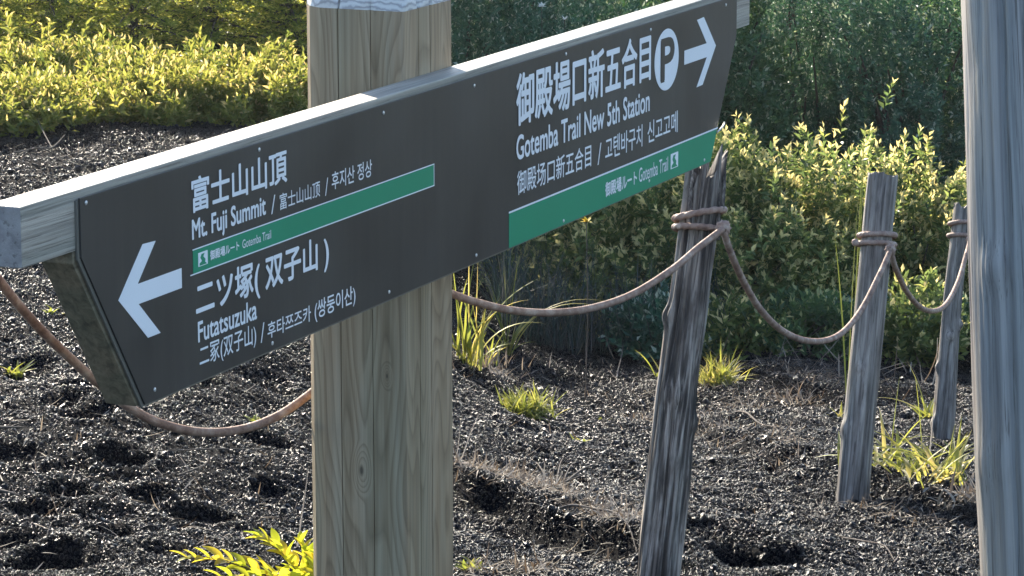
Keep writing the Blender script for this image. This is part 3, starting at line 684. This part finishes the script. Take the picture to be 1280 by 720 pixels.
def shrub(name, label, cat, group, loc, rx, ry, h, n, m, seed, sl=.16, nl=9, ll=.05, lw=.02, up=.7, nst=9, lump=.28, parts=0, **k):
    t = thing(name, label, cat, loc, group)
    P, D = dome_points(n, rx, ry, h, seed, lump=lump)
    r = np.random.default_rng(seed + 1)
    d = D * np.array([1, 1, .6]) + np.array([0, 0, up]) + r.normal(0, .28, D.shape)
    d /= np.linalg.norm(d, axis=1)[:, None]
    L = sl * r.uniform(.6, 1.25, n)
    b = P - d * L[:, None] * .7; b[:, 2] = np.maximum(b[:, 2], .0)
    V, Fc, T = shoots(b, d, L, nl, ll, lw, seed=seed + 2, **k)
    o = link('foliage', mesh_np('foliage', V, Fc, False, T), t, m); o['kind'] = 'stuff'
    stems(t, nst, h, rx * .85, ry * .85, .008 + h * .008, M_bark, seed + 3)
    # the shoots that stand clear on the side towards the path: one part each, sharing a few meshes
    if parts:
        me = []
        for q in range(4):
            V, Fc, T = shoots(np.array([[0, 0, 0.]]), np.array([[0, 0, 1.]]), np.array([sl * 1.15]), nl + 3, ll * 1.1, lw * 1.1, seed=seed * 7 + q, **k)
            mm = mesh_np('leafy_shoot', V, Fc, False, T); mm.materials.append(m); me.append(mm)
        P, D = dome_points(parts * 4, rx * 1.04, ry * 1.04, h * 1.03, seed + 9, inner=.06, lump=lump)
        P2 = P[(D[:, 1] < .25)][:parts]; D2 = D[(D[:, 1] < .25)][:parts]
        for q, (p, dd) in enumerate(zip(P2, D2)):
            s_ = link('leafy_shoot', me[q % 4], t); s_.location = tuple(p - dd * sl * .5)
            v = Vector((dd[0], dd[1], dd[2] * .5 + up + .1)).normalized(); s_.rotation_euler = v.to_track_quat('Z', 'Y').to_euler()
            s_.scale = (1, 1, random.uniform(.8, 1.2))
    return t
def px_loc(px, D, py=None):
    x = (px - 640) / F * D; return x, D * (math.cos(PITCH) + 0), 0
def gloc(px, Y):
    x = (px - 640) / F * Y * 1.02; return Vector((x, Y, float(base_h(x, Y))))
def h_for(px, top_y, Y):
    """height a plant at depth Y must have for its top to reach picture row top_y"""
    r = ray(px, top_y); z = CZ + r.z * (Y / r.y); return z - float(base_h((px - 640) / F * Y * 1.02, Y))

# sunlit shrubs behind the stakes
G1 = 'pale leaved shrubs along the gully behind the stakes'
for i, (px, Y, ty, rx, lab, n) in enumerate([
        (700, 19.2, 292, .45, 'low grey green shrub under the left end of the wide green stripe', 800),
        (790, 18.9, 232, .50, 'pale shrub showing between the green stripe and the nearest stake', 1500),
        (935, 18.6, 172, .62, 'largest sunlit cream green shrub just right of the nearest stake', 2600),
        (1035, 18.9, 200, .50, 'sunlit shrub reaching up to the left side of the middle stake', 1700),
        (1140, 19.0, 228, .42, 'sunlit shrub between the middle stake and the thin far stake', 1400),
        (1215, 19.3, 262, .36, 'small sunlit shrub between the thin far stake and the log post', 800),
        (1310, 19.2, 235, .50, 'shrub hidden by the log post at the right edge', 800)]):
    p = gloc(px, Y)
    shrub('leafy_shrub', lab, 'shrub', G1, tuple(p), rx, .70, h_for(px, ty, Y), int(n * .8), M_cream, 100 + i * 11, .16, 10, .064, .028, .75, 10, .5, parts=40 if i in (1, 2, 3, 4) else 0, tip=.22, tiptone=.98)
# yellow green low shrubs, upper left
G2 = 'low yellow green shrubs beyond the open cinder on the left'
for i, (px, Y, ty, rx, lab, n) in enumerate([
        (60, 17.7, 150, .26, 'small ragged yellow green plant at the edge of the far cinder', 350), (-10, 17.5, 140, .34, 'yellow green plant at the left edge reaching down onto the cinder', 500),
        (-70, 19.2, 92, .45, 'yellow green shrub cut by the left edge', 900),
        (30, 18.8, 98, .44, 'yellow green shrub in the upper left corner region below the reddish fir shoots', 1300),
        (120, 18.7, 108, .40, 'yellow green shrub above the dead twig lying on the cinder', 1200),
        (205, 18.4, 118, .42, 'brightest yellow green shrub in the middle of the low row', 1500),
        (290, 18.2, 124, .42, 'yellow green shrub above the left arm of the board', 1400),
        (365, 18.4, 112, .38, 'yellow green shrub touching the left side of the square post', 1200),
        (455, 18.6, 118, .40, 'yellow green shrub hidden behind the square post', 500)]):
    p = gloc(px, Y)
    shrub('low_shrub', lab, 'shrub', G2, (p.x, p.y + .3 * math.sin(i * 2.3), p.z), rx, .5, max(.28, h_for(px, ty, Y) + (.0, .10, -.07, .05, -.09, .08, -.04, .05, -.05)[i]), n, M_lime, 300 + i * 13, .15, 9, .062, .024, .75, 8, .55, parts=45 if 2 < i < 8 else 0, tip=.06, spread=1.05)

# dark willow thicket filling the slope behind
G3 = 'tall dark shrubs on the shaded slope behind'
tall = [(555, 20.7, 'dark tall shrub immediately right of the square post, behind the board'), (430, 24.5, 'dark tall shrub seen just left of and behind the square post'), (640, 20.6, 'dark tall shrub above the middle of the board'), (725, 21.3, 'dark tall shrub with cream flower heads above the board'),
        (880, 23.6, 'dark tall shrub behind the right tip of the board'), (1010, 24.2, 'dark tall shrub above the largest sunlit shrub'), (1130, 23.6, 'dark tall shrub with pale shoot tips left of the log post'),
        (1260, 24.2, 'dark tall shrub behind the log post'), (1390, 24.0, 'dark tall shrub beyond the right edge'),
        (520, 27, 'second row dark shrub behind the square post'), (690, 27.4, 'second row dark shrub above the board'), (950, 27.2, 'second row dark shrub beyond the board tip'), (1080, 27.6, 'second row dark shrub right of centre'), (1200, 27.2, 'second row dark shrub near the log post'), (820, 27.6, 'second row dark shrub above the parking sign')]
for i, (px, Y, lab) in enumerate(tall):
    p = gloc(px, Y); row2 = i >= 9
    shrub('tall_shrub', lab, 'shrub', G3, tuple(p), .70, .65, (1.85 if Y < 21.5 else 2.3 if not row2 else 2.6) + .25 * math.sin(i * 2.1), 3000 if not row2 else 1800, (M_dark, M_dark2)[(i * 5 + 1) % 3 == 0], 500 + i * 17, .18, 10, (.058, .072, .048)[i % 3], (.022, .030, .018)[i % 3], .9, 12, .6, tip=.08)

# firs, upper left
def fir(loc, h, rad, seed, label, red=False):
    t = thing('fir_tree', label, 'fir tree', loc, 'firs in the upper left'); r = np.random.default_rng(seed)
    P = [(0, 0, -.1), (0, 0, h * .5), (0, 0, h)]
    tube('trunk', spline(P, h / 12), np.linspace(.03, .008, len(spline(P, h / 12))), t, M_bark, 8)
    B, D, L = [], [], []; bV, bF, o = [], [], 0
    z = .05
    while z < h * .97:
        R_ = rad * (1 - z / h) ** .75 * r.uniform(.85, 1.1); nb = 8
        for q in range(nb):
            a = q / nb * 6.283 + r.uniform(-.4, .4); e = np.array([math.cos(a), math.sin(a), 0]); s_ = np.array([-e[1], e[0], 0])
            R2 = R_ * r.uniform(.8, 1.15); up = r.uniform(-.12, .10)
            m_ = int(max(5, R2 / .055))
            path = [e * R2 * u + np.array([0, 0, z + up * R2 * u - .12 * R2 * u * u]) for u in np.linspace(.02, 1, 6)]
            V, Fc = tube_np(path, np.linspace(.012, .003, 6), 4, caps=False); bV.append(V); bF.append(Fc + o); o += len(V)
            for j in range(m_):
                u = (j + 1) / m_; c = e * R2 * u + np.array([0, 0, z + up * R2 * u - .12 * R2 * u * u])
                w_ = .24 * (1.12 - u) * (R2 / .8) + .04
                for sg in (-1, 1):
                    B.append(c); D.append(e * .75 + s_ * sg * 1.0 + np.array([0, 0, r.uniform(-.15, .12)])); L.append(w_ * r.uniform(.7, 1.2))
            B.append(path[-1]); D.append(e); L.append(.12)
        z += .07 + .04 * r.uniform()
    V, Fc, T = shoots(np.array(B), np.array(D), np.array(L), 9, .048, .014, .85, .1, seed + 1, tip=.2, tiptone=.98, flat_=.35)
    fo = link('foliage', mesh_np('foliage', V, Fc, False, T), t, M_fir); fo['kind'] = 'stuff'
    link('branches', mesh_np('branches', np.concatenate(bV), np.concatenate(bF), True), t, M_bark)['kind'] = 'stuff'
    return t
for (px, Y, h, rad, sd_, lab) in [(-35, 20.6, 1.15, .62, 41, 'small fir cut by the left edge above the yellow green shrubs'), (70, 20.9, 1.25, .62, 42, 'sunlit small fir with a reddish shoot in the upper left'),
                                  (175, 21.1, 1.25, .60, 43, 'sunlit small fir second from the upper left corner'), (275, 21.5, 1.15, .55, 44, 'small fir in half shade left of the square post'), (365, 21.9, 1.2, .55, 48, 'dark small fir touching the square post'),
                                  (10, 23.2, 1.6, .8, 45, 'taller fir standing behind the corner fir'), (125, 23.4, 1.6, .8, 46, 'taller fir between and behind the two sunlit firs'), (235, 23.8, 1.6, .75, 49, 'taller dark fir behind the half shaded one'), (335, 24.2, 1.8, .8, 50, 'taller dark fir just left of the square post'),
                                  (60, 26.2, 1.7, .9, 51, 'rear fir at the upper left'), (200, 26.6, 2.3, 1.1, 52, 'tallest rear fir whose top is out of the picture'), (330, 27.2, 2.4, 1.0, 53, 'rear fir behind the square post'), (-90, 23.5, 1.7, .8, 47, 'fir beyond the left edge')]:
    fir(tuple(gloc(px, Y)), h, rad, sd_, lab)
# tree wall farther down the slope, one mass
def mass(name, y0, y1, n, h, m, seed, hw=9):
    r = np.random.default_rng(seed); x = r.uniform(-hw, hw, n); y = r.uniform(y0, y1, n)
    z = base_h(x, y) + h * r.uniform(0.02, 1, n) * (1 + .15 * fbm(x, y, 0, 2))
    V, Fc, T = shoots(np.stack([x, y, z], -1), r.normal(0, .4, (n, 3)) + [0, 0, 1], .3, 9, .10, .035, seed=seed, tip=.02)
    o = link(name, mesh_np(name, V, Fc, False, T), None, m); o['kind'] = 'stuff'; o['label'] = 'far dark thicket closing the view behind the shrubs'; return o
mass('distant_thicket', 33, 38, 15000, 2.7, M_dark, 77)

# ------------------------------------------------------------------ grasses
def blade(L, wd, bendv, az, lean, tone, n=9, tw=0.0):
    """one curved tapering blade; V, F, tone"""
    d = np.array([math.cos(az), math.sin(az), 0.]); s = np.array([-d[1], d[0], 0.]); P = []; ang = lean; p = np.zeros(3)
    for i in range(n + 1):
        P.append(p.copy()); ang += bendv / n; p = p + (d * math.sin(ang) + np.array([0, 0, math.cos(ang)])) * L / n
    V = []
    for i, q in enumerate(P):
        u = i / n; w_ = wd * (.55 + .45 * min(1, u * 4)) * (1 - u ** 2.2) * .5
        sd_ = s * math.cos(tw * u) + d * math.sin(tw * u)
        V += [q - sd_ * w_, q + np.array([0, 0, -w_ * .35]) + d * w_ * .25, q + sd_ * w_]
    V = np.array(V); Fc = []
    for i in range(n):
        a = i * 3; Fc += [[a, a + 1, a + 4, a + 3], [a + 1, a + 2, a + 5, a + 4]]
    return V, np.array(Fc), np.full(len(V), tone)
def tuft(name, label, cat, loc, blades, m, group=None, sep=False):
    """blades: list of (dx, dy, L, w, bend, az, lean, tone); sep makes each blade a part"""
    t = thing(name, label, cat, tuple(loc), group); acc = []
    for (dx, dy, L, wd, bd, az, le, to) in blades:
        V, Fc, T = blade(L, wd * (1.7 if sep else 1.5), bd, az, le, to, 11 if sep else 6, random.uniform(-.8, .8))
        if sep:
            o = link('grass_blade', mesh_np('grass_blade', V, Fc, True, T), t, m); o.location = (dx, dy, 0)
        else: acc.append((V + np.array([dx, dy, 0]), Fc, T))
    if acc:
        V, Fc, T = join(acc); link('blades', mesh_np('blades', V, Fc, True, T), t, m)
    return t
def rb(n, L, wd, spread, bend=(.3, 1.4), lean=(.05, .7), tone=(.2, .9), seed=0):
    r = random.Random(seed)
    return [(r.gauss(0, spread), r.gauss(0, spread), L * r.uniform(.45, 1.1), wd * r.uniform(.7, 1.2), r.uniform(*bend), r.uniform(0, 6.28), r.uniform(*lean), r.uniform(*tone)) for i in range(n)]
# tall reed-like clump beside the square post
q = gp(588, 462)
RR_ = math.pi
t = tuft('tall_grass', 'tall bright grass clump right beside the square post under the board', 'grass clump', q,
         rb(16, .34, .012, .03, (.1, .9), (.02, .35), (.3, .8), 77) + [(-.045, 0, .50, .020, .10, RR_, .02, .5), (-.03, .02, .44, .016, .35, 0, .02, .4), (-.02, 0, .40, .018, .2, RR_, .05, .45), (-.05, 0, .36, .016, .5, RR_, .08, .5), (.0, .02, .46, .013, 1.6, 0, -.15, .9),
          (-.01, 0, .52, .012, .0, 0, .01, .9), (.02, 0, .50, .011, .0, 0, .03, 1.0), (-.02, .01, .30, .016, 1.3, RR_, .2, .6), (.0, -.02, .26, .015, 1.2, RR_, .3, .8), (.03, 0, .22, .012, 1.3, 0, .3, .5),
          (-.04, 0, .28, .018, .7, 0, .1, .3), (.01, .01, .56, .013, 1.1, 0, .06, .6), (.02, .01, .44, .012, 1.7, 0, .12, .7), (-.03, .01, .56, .012, .2, 0, .0, .55), (-.06, 0, .42, .016, .3, 0, -.05, .55)], M_grass, None, True)
q = gp(634, 440)
tuft('tall_grass', 'upright grass with one long blade arching to the right over the sagging rope', 'grass clump', q,
     rb(9, .26, .010, .015, (.3, 1.2), (.05, .5), (.3, .8), 78) + [(0, 0, .47, .017, -.12, 0, .02, .5), (.01, 0, .62, .011, 1.75, 0, .15, .75), (0, 0, .40, .014, 1.7, RR_, .10, .7), (0, .01, .42, .013, 2.0, RR_, .05, .8), (.0, 0, .36, .018, .25, RR_, .08, .45),
      (0, 0, .22, .010, 1.2, RR_, .7, .85), (0, 0, .54, .014, .12, 0, .05, .5), (0, .01, .66, .009, 1.6, 0, .22, .85), (.02, 0, .24, .010, .5, 0, .3, .8), (.01, 0, .22, .009, .2, 0, .12, 1.0), (0, 0, .34, .015, .5, RR_, .0, .5)], M_grass, None, True)
q = gp(612, 448)
tuft('small_grass', 'short grass sprig between the two tall grass clumps', 'grass clump', q, rb(10, .17, .008, .02, (.2, 1.0), (.1, .6), (.3, .9), 3), M_grass, None, True)
q = gp(600, 462)
tuft('dry_grass', 'dry straw coloured grass at the feet of the tall clump', 'dry grass', q, rb(70, .11, .005, .09, (0, .8), (0, .7), (.2, 1), 5), M_dry)
# round bright tuft
tuft('grass_tuft', 'round bright green tuft alone on the cinder right of the square post', 'grass tuft', gp(660, 527), rb(320, .145, .006, .045, (.2, 1.2), (.1, 1.0), (.1, .8), 8), M_grass)
tuft('grass_tuft', 'bright yellow grass tuft immediately right of the nearest stake', 'grass tuft', gp(897, 486), rb(220, .18, .006, .04, (.2, 1.3), (.05, .9), (.3, .9), 9) + rb(9, .24, .007, .02, (.4, 1.2), (.05, .4), (.3, .8), 10), M_grass)
tuft('grass_tuft', 'sparse grass blades immediately left of the nearest stake', 'grass tuft', gp(824, 475), rb(8, .20, .010, .015, (.3, 1.0), (.2, .8), (.4, .8), 11), M_grass)
tuft('grass_tuft', 'dry yellow tuft between the nearest and middle stakes', 'grass tuft', gp(1000, 496), rb(60, .12, .006, .07, (.2, 1.2), (.1, 1.0), (.3, 1), 12), M_dry)
tuft('grass_tuft', 'small grass fan against the left side of the middle stake', 'grass tuft', gp(1052, 520), rb(14, .11, .008, .012, (.4, 1.4), (.3, 1.0), (.5, 1), 13), M_grass)
tuft('grass_tuft', 'grass sprig immediately left of the thin far stake', 'grass tuft', gp(1160, 522), [(0, 0, .26, .010, .9, RR_, .7, .8), (0, 0, .28, .010, .3, RR_, .2, .85), (.01, 0, .26, .008, .1, 0, .25, .95)] + rb(16, .12, .010, .02, (.2, 1.2), (.1, .9), (.3, .8), 14), M_grass, None, True)
bl = rb(64, .28, .010, .065, (.4, 1.6), (.2, 1.2), (.35, .9), 15) + [(-.06, 0, .36, .011, .05, 0, .06, .6), (.06, 0, .36, .010, .1, RR_, .05, .55), (.02, 0, .24, .009, .1, RR_, .5, .95)]
tuft('grass_tuft', 'large vivid yellow green tuft between the middle stake and the log post', 'grass tuft', gp(1132, 608), bl, M_grass, None, True)
bl = rb(54, .22, .010, .075, (.3, 1.4), (.2, 1.1), (.4, 1), 16) + [(-.03, 0, .20, .012, .1, 0, .5, .5), (.0, 0, .20, .012, .1, 0, .1, .5)]
tuft('grass_tuft', 'yellowish drying tuft beside the left edge of the log post', 'grass tuft', gp(1180, 626), bl, M_grass, None, True)
tuft('dry_grass', 'pale dry tuft with small leaves touching the log post', 'dry grass', gp(1215, 645), rb(60, .12, .007, .05, (.3, 1.4), (.2, 1.1), (.2, 1), 17), M_dry)
# grass behind the middle stake
q = gloc(1079, 14.2)
q = at(1064, 390, 12.2)
tuft('tall_grass', 'tall bright grass blades standing up behind the top of the middle stake', 'grass clump', (q.x, q.y, float(base_h(q.x, q.y))),
     [(0, 0, 1.30, .016, .02, 0, .015, .5), (.015, 0, 1.33, .015, .01, 0, .01, .45), (.02, 0, 1.22, .010, .0, 0, .02, .7), (0, 0, .9, .011, .1, RR_, .02, .5), (-.01, 0, 1.1, .012, .05, 0, .0, .6)], M_grass, None, True)
# grass filling the shaded gully under the shrubs: nobody could count it
def meadow(name, x0, x1, y0, y1, n, L, wd, m, seed, label, zt=(0, 1)):
    r = random.Random(seed); acc = []
    for i in range(n):
        V, Fc, T = blade(L * r.uniform(.5, 1.2), wd * r.uniform(.6, 1.2), r.uniform(.1, 1.1), r.uniform(0, 6.28), r.uniform(0, .4), r.uniform(*zt), 4)
        x = r.uniform(x0, x1); y = r.uniform(y0, y1); acc.append((V + np.array([x, y, float(base_h(x, y)) - .01]), Fc, T))
    V, Fc, T = join(acc); o = link(name, mesh_np(name, V, Fc, True, T), None, m); o['kind'] = 'stuff'; o['label'] = label; return o
M_blue = m_leaf('fine grass in shade', [(0, (.02, .035, .032)), (.7, (.05, .075, .06)), (1, (.14, .13, .12))], (1.2, 1.2, 1.0), .2)  # dim bluish blades: the gully's shade is put into the colour
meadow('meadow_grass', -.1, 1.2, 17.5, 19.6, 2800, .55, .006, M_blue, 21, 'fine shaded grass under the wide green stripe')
G4 = 'low leafy plants at the dark foot of the sunlit shrubs'
for i, (px, Y, h_, rx, lab) in enumerate([(830, 17.7, .42, .34, 'low leafy plant behind the nearest stake'), (925, 17.5, .46, .36, 'low leafy plant under the first slack rope right of the nearest stake'), (1005, 17.7, .40, .34, 'low leafy plant behind the lowest point of the rope'),
                                      (1085, 17.5, .44, .34, 'low leafy plant behind the middle stake'), (1150, 17.6, .42, .30, 'low leafy plant between the middle and far stakes'), (1225, 17.8, .42, .34, 'low leafy plant behind the thin far stake'), (1310, 17.7, .4, .34, 'low leafy plant behind the log post')]):
    shrub('low_plant', lab, 'plant', G4, tuple(gloc(px, Y + .25 * math.sin(i * 2.7))), rx, .34, h_ * (.75 + .3 * math.sin(i * 3.3)), 260, (M_dark, M_mid, M_cream)[(i * 2) % 3], 700 + i * 7, .15, 8, .070, .030, .5, 7, .4, tip=.08)

# bright leafy plant at the lower left, each leaf a part
def leaf_mesh(L, wd, tone):
    n = 6; V = []
    for i in range(n + 1):
        u = i / n; w_ = wd * math.sin(math.pi * min(1, u * .93 + .07)) ** .8 * .5; z = -.25 * L * u * u
        V += [(-w_, L * u, z + w_ * .45), (0, L * u, z), (w_, L * u, z + w_ * .45)]
    Fc = []
    for i in range(n): a = i * 3; Fc += [[a, a + 1, a + 4, a + 3], [a + 1, a + 2, a + 5, a + 4]]
    return mesh_np('leaf', np.array(V), np.array(Fc), True, np.full(len(V), tone))
M_plant = m_leaf('bright lime leaf', [(0, (.14, .20, .02)), (.6, (.24, .27, .03)), (1, (.40, .30, .05))], (2.4, 2.2, 1.2), .6)
LM = []
for i in range(5):
    lm = leaf_mesh(.064, .028, .3 + .13 * i); lm.materials.append(M_plant); LM.append(lm)
plant_root = gp(392, 712); plant_root = at(396, 735, 7.9); plant_root.z = gz(plant_root.x, plant_root.y)
pl = thing('leafy_plant', 'bright lime green leafy sprays at the foot of the square post in the lower left', 'plant', tuple(plant_root))
def spray(pix, nl, seed, first=0.0, sc=1.0):
    r = random.Random(seed); P = spline([at(*p) - plant_root for p in pix], .004); n = len(P)
    tube('stem', P, np.linspace(.0028, .0012, n), pl, M_twig, 5)
    for k in range(nl):
        u = first + (1 - first) * k / (nl - 1); i = min(n - 2, int(u * (n - 1))); c = Vector(P[i]); tdir = (Vector(P[i + 1]) - Vector(P[i])).normalized()
        side = tdir.cross(Vector((0, 0, 1))).normalized(); upv = side.cross(tdir)
        a = k * 2.4 + r.uniform(-.4, .4); rad = side * math.cos(a) + upv * (math.sin(a) * .7 + .55)
        dirv = (tdir * (.55 + .5 * u) + rad * .8).normalized()
        o = link('leaf', LM[r.randrange(5)], pl); o.location = c
        qx = dirv.to_track_quat('Y', 'Z'); o.rotation_euler = (qx.to_matrix() @ Matrix.Rotation(r.uniform(-.5, .5), 3, 'Y')).to_euler()
        s_ = sc * r.uniform(.75, 1.15) * (1 - .35 * u ** 3); o.scale = (s_, s_, s_)
spray([(392, 745, 7.95), (340, 722, 7.85), (285, 703, 7.8), (232, 697, 7.75)], 30, 1, .10)
spray([(392, 745, 7.95), (370, 712, 7.9), (345, 685, 7.9), (318, 668, 7.9)], 24, 2, .12)
spray([(392, 745, 7.95), (388, 715, 7.9), (382, 690, 7.9), (376, 676, 7.9)], 20, 3, .12, .9)
spray([(392, 745, 7.95), (360, 730, 7.8), (320, 722, 7.75), (275, 722, 7.7)], 22, 4, .15)
spray([(398, 745, 7.85), (400, 715, 7.8), (396, 695, 7.8)], 16, 5, .15, .9)

# small green sprouts scattered on the cinder
for (px, py, n, L, lab) in [(18, 455, 26, .085, 'little lime sprout on the cinder near the left edge'), (62, 388, 12, .05, 'tiny sprout beside the rope at the left'), (320, 525, 12, .05, 'tiny sprout under the sagging rope left of the square post'),
                            (722, 563, 16, .045, 'flat pale sprout right of the round tuft'), (750, 528, 10, .03, 'smallest pale sprout above the flat sprout'), (590, 714, 22, .06, 'sprout at the bottom edge right of the square post')]:
    tuft('sprout', lab, 'sprout', gp(px, py), rb(n, L, .011, .014, (.2, 1.2), (.3, 1.2), (.1, .8), int(px)), M_grass)

# ------------------------------------------------------------------ twigs and litter
def twig(label, pts, r0, branches=(), lift=.012, name='dry_twig', group='dry twigs lying on the cinder', m=None):
    P3 = [gp(px, py) + Vector((0, 0, lift + hz)) for px, py, hz in pts]; o = P3[0]
    Vs, Fs, n = [], [], 0
    def add(P, ra):
        nonlocal n; ra = ra * .75
        P = spline([p - o for p in P], .012); V, Fc = tube_np(P, np.linspace(ra, ra * .35, len(P)), 6, caps=False); Vs.append(V); Fs.append(Fc + n); n += len(V)
    add(P3, r0)
    for br in branches: add([gp(px, py) + Vector((0, 0, lift + hz)) for px, py, hz in br], r0 * .6)
    ob = link(name, mesh_np(name, np.concatenate(Vs), np.concatenate(Fs), True), None, m or M_twig); ob.location = o
    tag(ob, label, 'twig', group)
twig('forked pale dead twig on the far cinder above the left arm of the board', [(20, 193, 0), (45, 195, .02), (65, 193, .02), (82, 184, .05)], .008, [[(65, 193, .02), (55, 183, .05), (45, 172, .08)]])
twig('straight pale twig under the sagging rope left of the square post', [(228, 571, 0), (258, 572, .01), (285, 573, 0), (330, 577, .01), (375, 583, 0)], .0035)
twig('curved pale twig on the open cinder below the rope', [(222, 606, 0), (245, 601, .01), (258, 594, .01), (261, 588, .02)], .0045)
twig('dark upright twig leaning against the left of the square post', [(372, 690, 0), (376, 672, .03), (381, 655, .07), (386, 640, .12)], .005, m=M_bark)
twig('root that curves down to the foot of the nearest stake', [(700, 668, .0), (716, 671, .02), (745, 677, .02), (770, 684, .015), (786, 696, .01), (796, 706, 0)], .006)
twig('pale branching twig fan on the little ledge', [(702, 640, .0), (730, 628, .05), (755, 617, .09)], .006, [[(702, 640, .0), (712, 625, .05), (722, 612, .09)], [(695, 640, .0), (700, 620, .05), (705, 605, .09)], [(690, 645, 0), (712, 640, .02), (735, 632, .04)], [(688, 640, 0), (672, 622, .05), (668, 610, .06)]])
twig('thin twig rising at the right side of the square post', [(566, 600, 0), (575, 585, .04), (588, 568, .08), (598, 560, .1)], .005, [[(566, 590, 0), (572, 575, .05), (576, 560, .09)]])
twig('long pale twig pointing at the nearest stake', [(718, 433, 0), (745, 437, .02), (775, 443, .02), (812, 455, 0)], .006)
twig('upright bent twig left of the nearest stake', [(770, 475, 0), (778, 452, .06), (777, 435, .12), (776, 421, .16)], .005, [[(770, 475, 0), (755, 470, .02), (738, 482, .0)]])
twig('thin stalk right of the tall grass clumps', [(733, 462, 0), (731, 440, .06), (726, 425, .11), (723, 411, .16)], .004)
twig('pale bent twig on the bottom right cinder', [(1053, 674, 0), (1078, 681, .01), (1105, 689, .01), (1118, 700, 0)], .005, [[(1105, 689, .01), (1125, 690, .0), (1145, 694, 0)]])
twig('dark twig slanting across the litter between the stakes', [(905, 525, .01), (930, 537, .03), (950, 550, .02), (975, 556, 0)], .007, [[(930, 537, .03), (928, 522, .06), (923, 512, .09)]])
twig('short pale stick by the first pits at the left edge', [(0, 545, 0), (15, 548, .01), (30, 545, 0)], .006)
twig('thin pale stick at the left edge near the bottom', [(0, 614, 0), (12, 618, .005), (24, 622, 0)], .006)
twig('thin branched stalk beside the thin far stake', [(1160, 610, 0), (1164, 575, .1), (1168, 540, .2), (1170, 505, .3)], .004)
def litter(name, lst, seed, label, wd=.004, Lr=(.02, .09)):
    r = random.Random(seed); acc = []
    for (ax, ay, bx, by, sp, n) in lst:
        for i in range(n):
            u = r.random(); p = gp(ax + (bx - ax) * u + r.gauss(0, sp * 2), ay + (by - ay) * u + r.gauss(0, sp))
            V, Fc, T = blade(r.uniform(*Lr), wd * r.uniform(.5, 1.5), r.uniform(-.6, .9), r.uniform(0, 6.28), r.uniform(.7, 1.6), r.random(), 4)
            acc.append((V + np.array([p.x, p.y, p.z + .012]), Fc, T))
    V, Fc, T = join(acc); o = link(name, mesh_np(name, V, Fc, True, T), None, M_dry); o['kind'] = 'stuff'; o['label'] = label
litter('plant_litter', [(570, 604, 690, 645, 6, 420), (690, 648, 800, 695, 6, 380), (580, 718, 700, 722, 4, 160), (850, 525, 990, 585, 8, 380), (870, 480, 960, 505, 8, 300), (780, 505, 840, 520, 8, 120), (570, 455, 640, 470, 7, 200),
                        (950, 470, 1050, 500, 7, 220), (640, 480, 900, 500, 18, 100), (1080, 640, 1220, 650, 9, 120), (0, 190, 200, 205, 10, 60), (0, 600, 390, 690, 50, 140), (10, 500, 380, 560, 40, 60), (600, 560, 800, 700, 40, 130), (860, 600, 1180, 690, 30, 50)], 31, 'pale dry plant litter on the cinder')
litter('dead_stalks', [(650, 410, 900, 435, 12, 90), (890, 430, 1060, 465, 14, 70), (1060, 440, 1220, 500, 22, 60)], 33, 'long dry stalks fallen in the shaded gully', .006, (.12, .38))

# two flowers
def flower(label, p, r_, m, n=9):
    t = thing('flower', label, 'flower', tuple(p)); z0 = float(base_h(p.x, p.y)) - p.z
    tube('stem', [(0, .02, z0), (.01, .02, z0 * .5), (0, 0, 0)], [.003, .0025, .002], t, M_bark, 5)
    for k in range(n):
        a = k / n * 6.28; V, Fc, T = blade(r_, r_ * .5, .4, a, .5 + .8 * (k % 3) / 2, .5, 4)
        link('petal', mesh_np('petal', V, Fc, True, T), t, m)
flower('single yellow flower just below the wide green stripe', at(733, 277, 15.6), .035, M_petal)
flower('small white flower against the left edge of the log post', at(1224, 462, 12.5), .030, M_petalw)
flower('cream flower head above the board near the top of the picture', at(677, 8, 20.0), .035, M_petalw, 12)
flower('pale seed head above the board right of the cream flower', at(706, 24, 20.2), .03, M_petalw, 7)
# ------------------------------------------------------------------ thin scattering volume, added to stand in for lens glare
bm = bmesh.new(); bmesh.ops.create_cube(bm, size=1)
for v in bm.verts: v.co = Vector((v.co.x * 1300, 400 + v.co.y * 1100, -15.5 if v.co.z < 0 else 23))
hm = bpy.data.meshes.new('glare_veil'); bm.to_mesh(hm); bm.free(); mh = bpy.data.materials.new('thin haze'); mh.use_nodes = True
mh.node_tree.nodes.remove(mh.node_tree.nodes['Principled BSDF']); pv = mh.node_tree.nodes.new('ShaderNodeVolumePrincipled')
pv.inputs['Color'].default_value = (.95, .97, 1, 1); pv.inputs['Density'].default_value = .00025; pv.inputs['Anisotropy'].default_value = .72
mh.node_tree.links.new(pv.outputs[0], mh.node_tree.nodes['Material Output'].inputs['Volume'])
hz = link('glare_veil', hm, None, mh); hz['kind'] = 'stuff'; hz['label'] = 'thin scattering volume added to imitate lens glare'
print('tris', sum(len(m.polygons) * 2 for m in bpy.data.meshes), 'objects', len(bpy.data.objects))
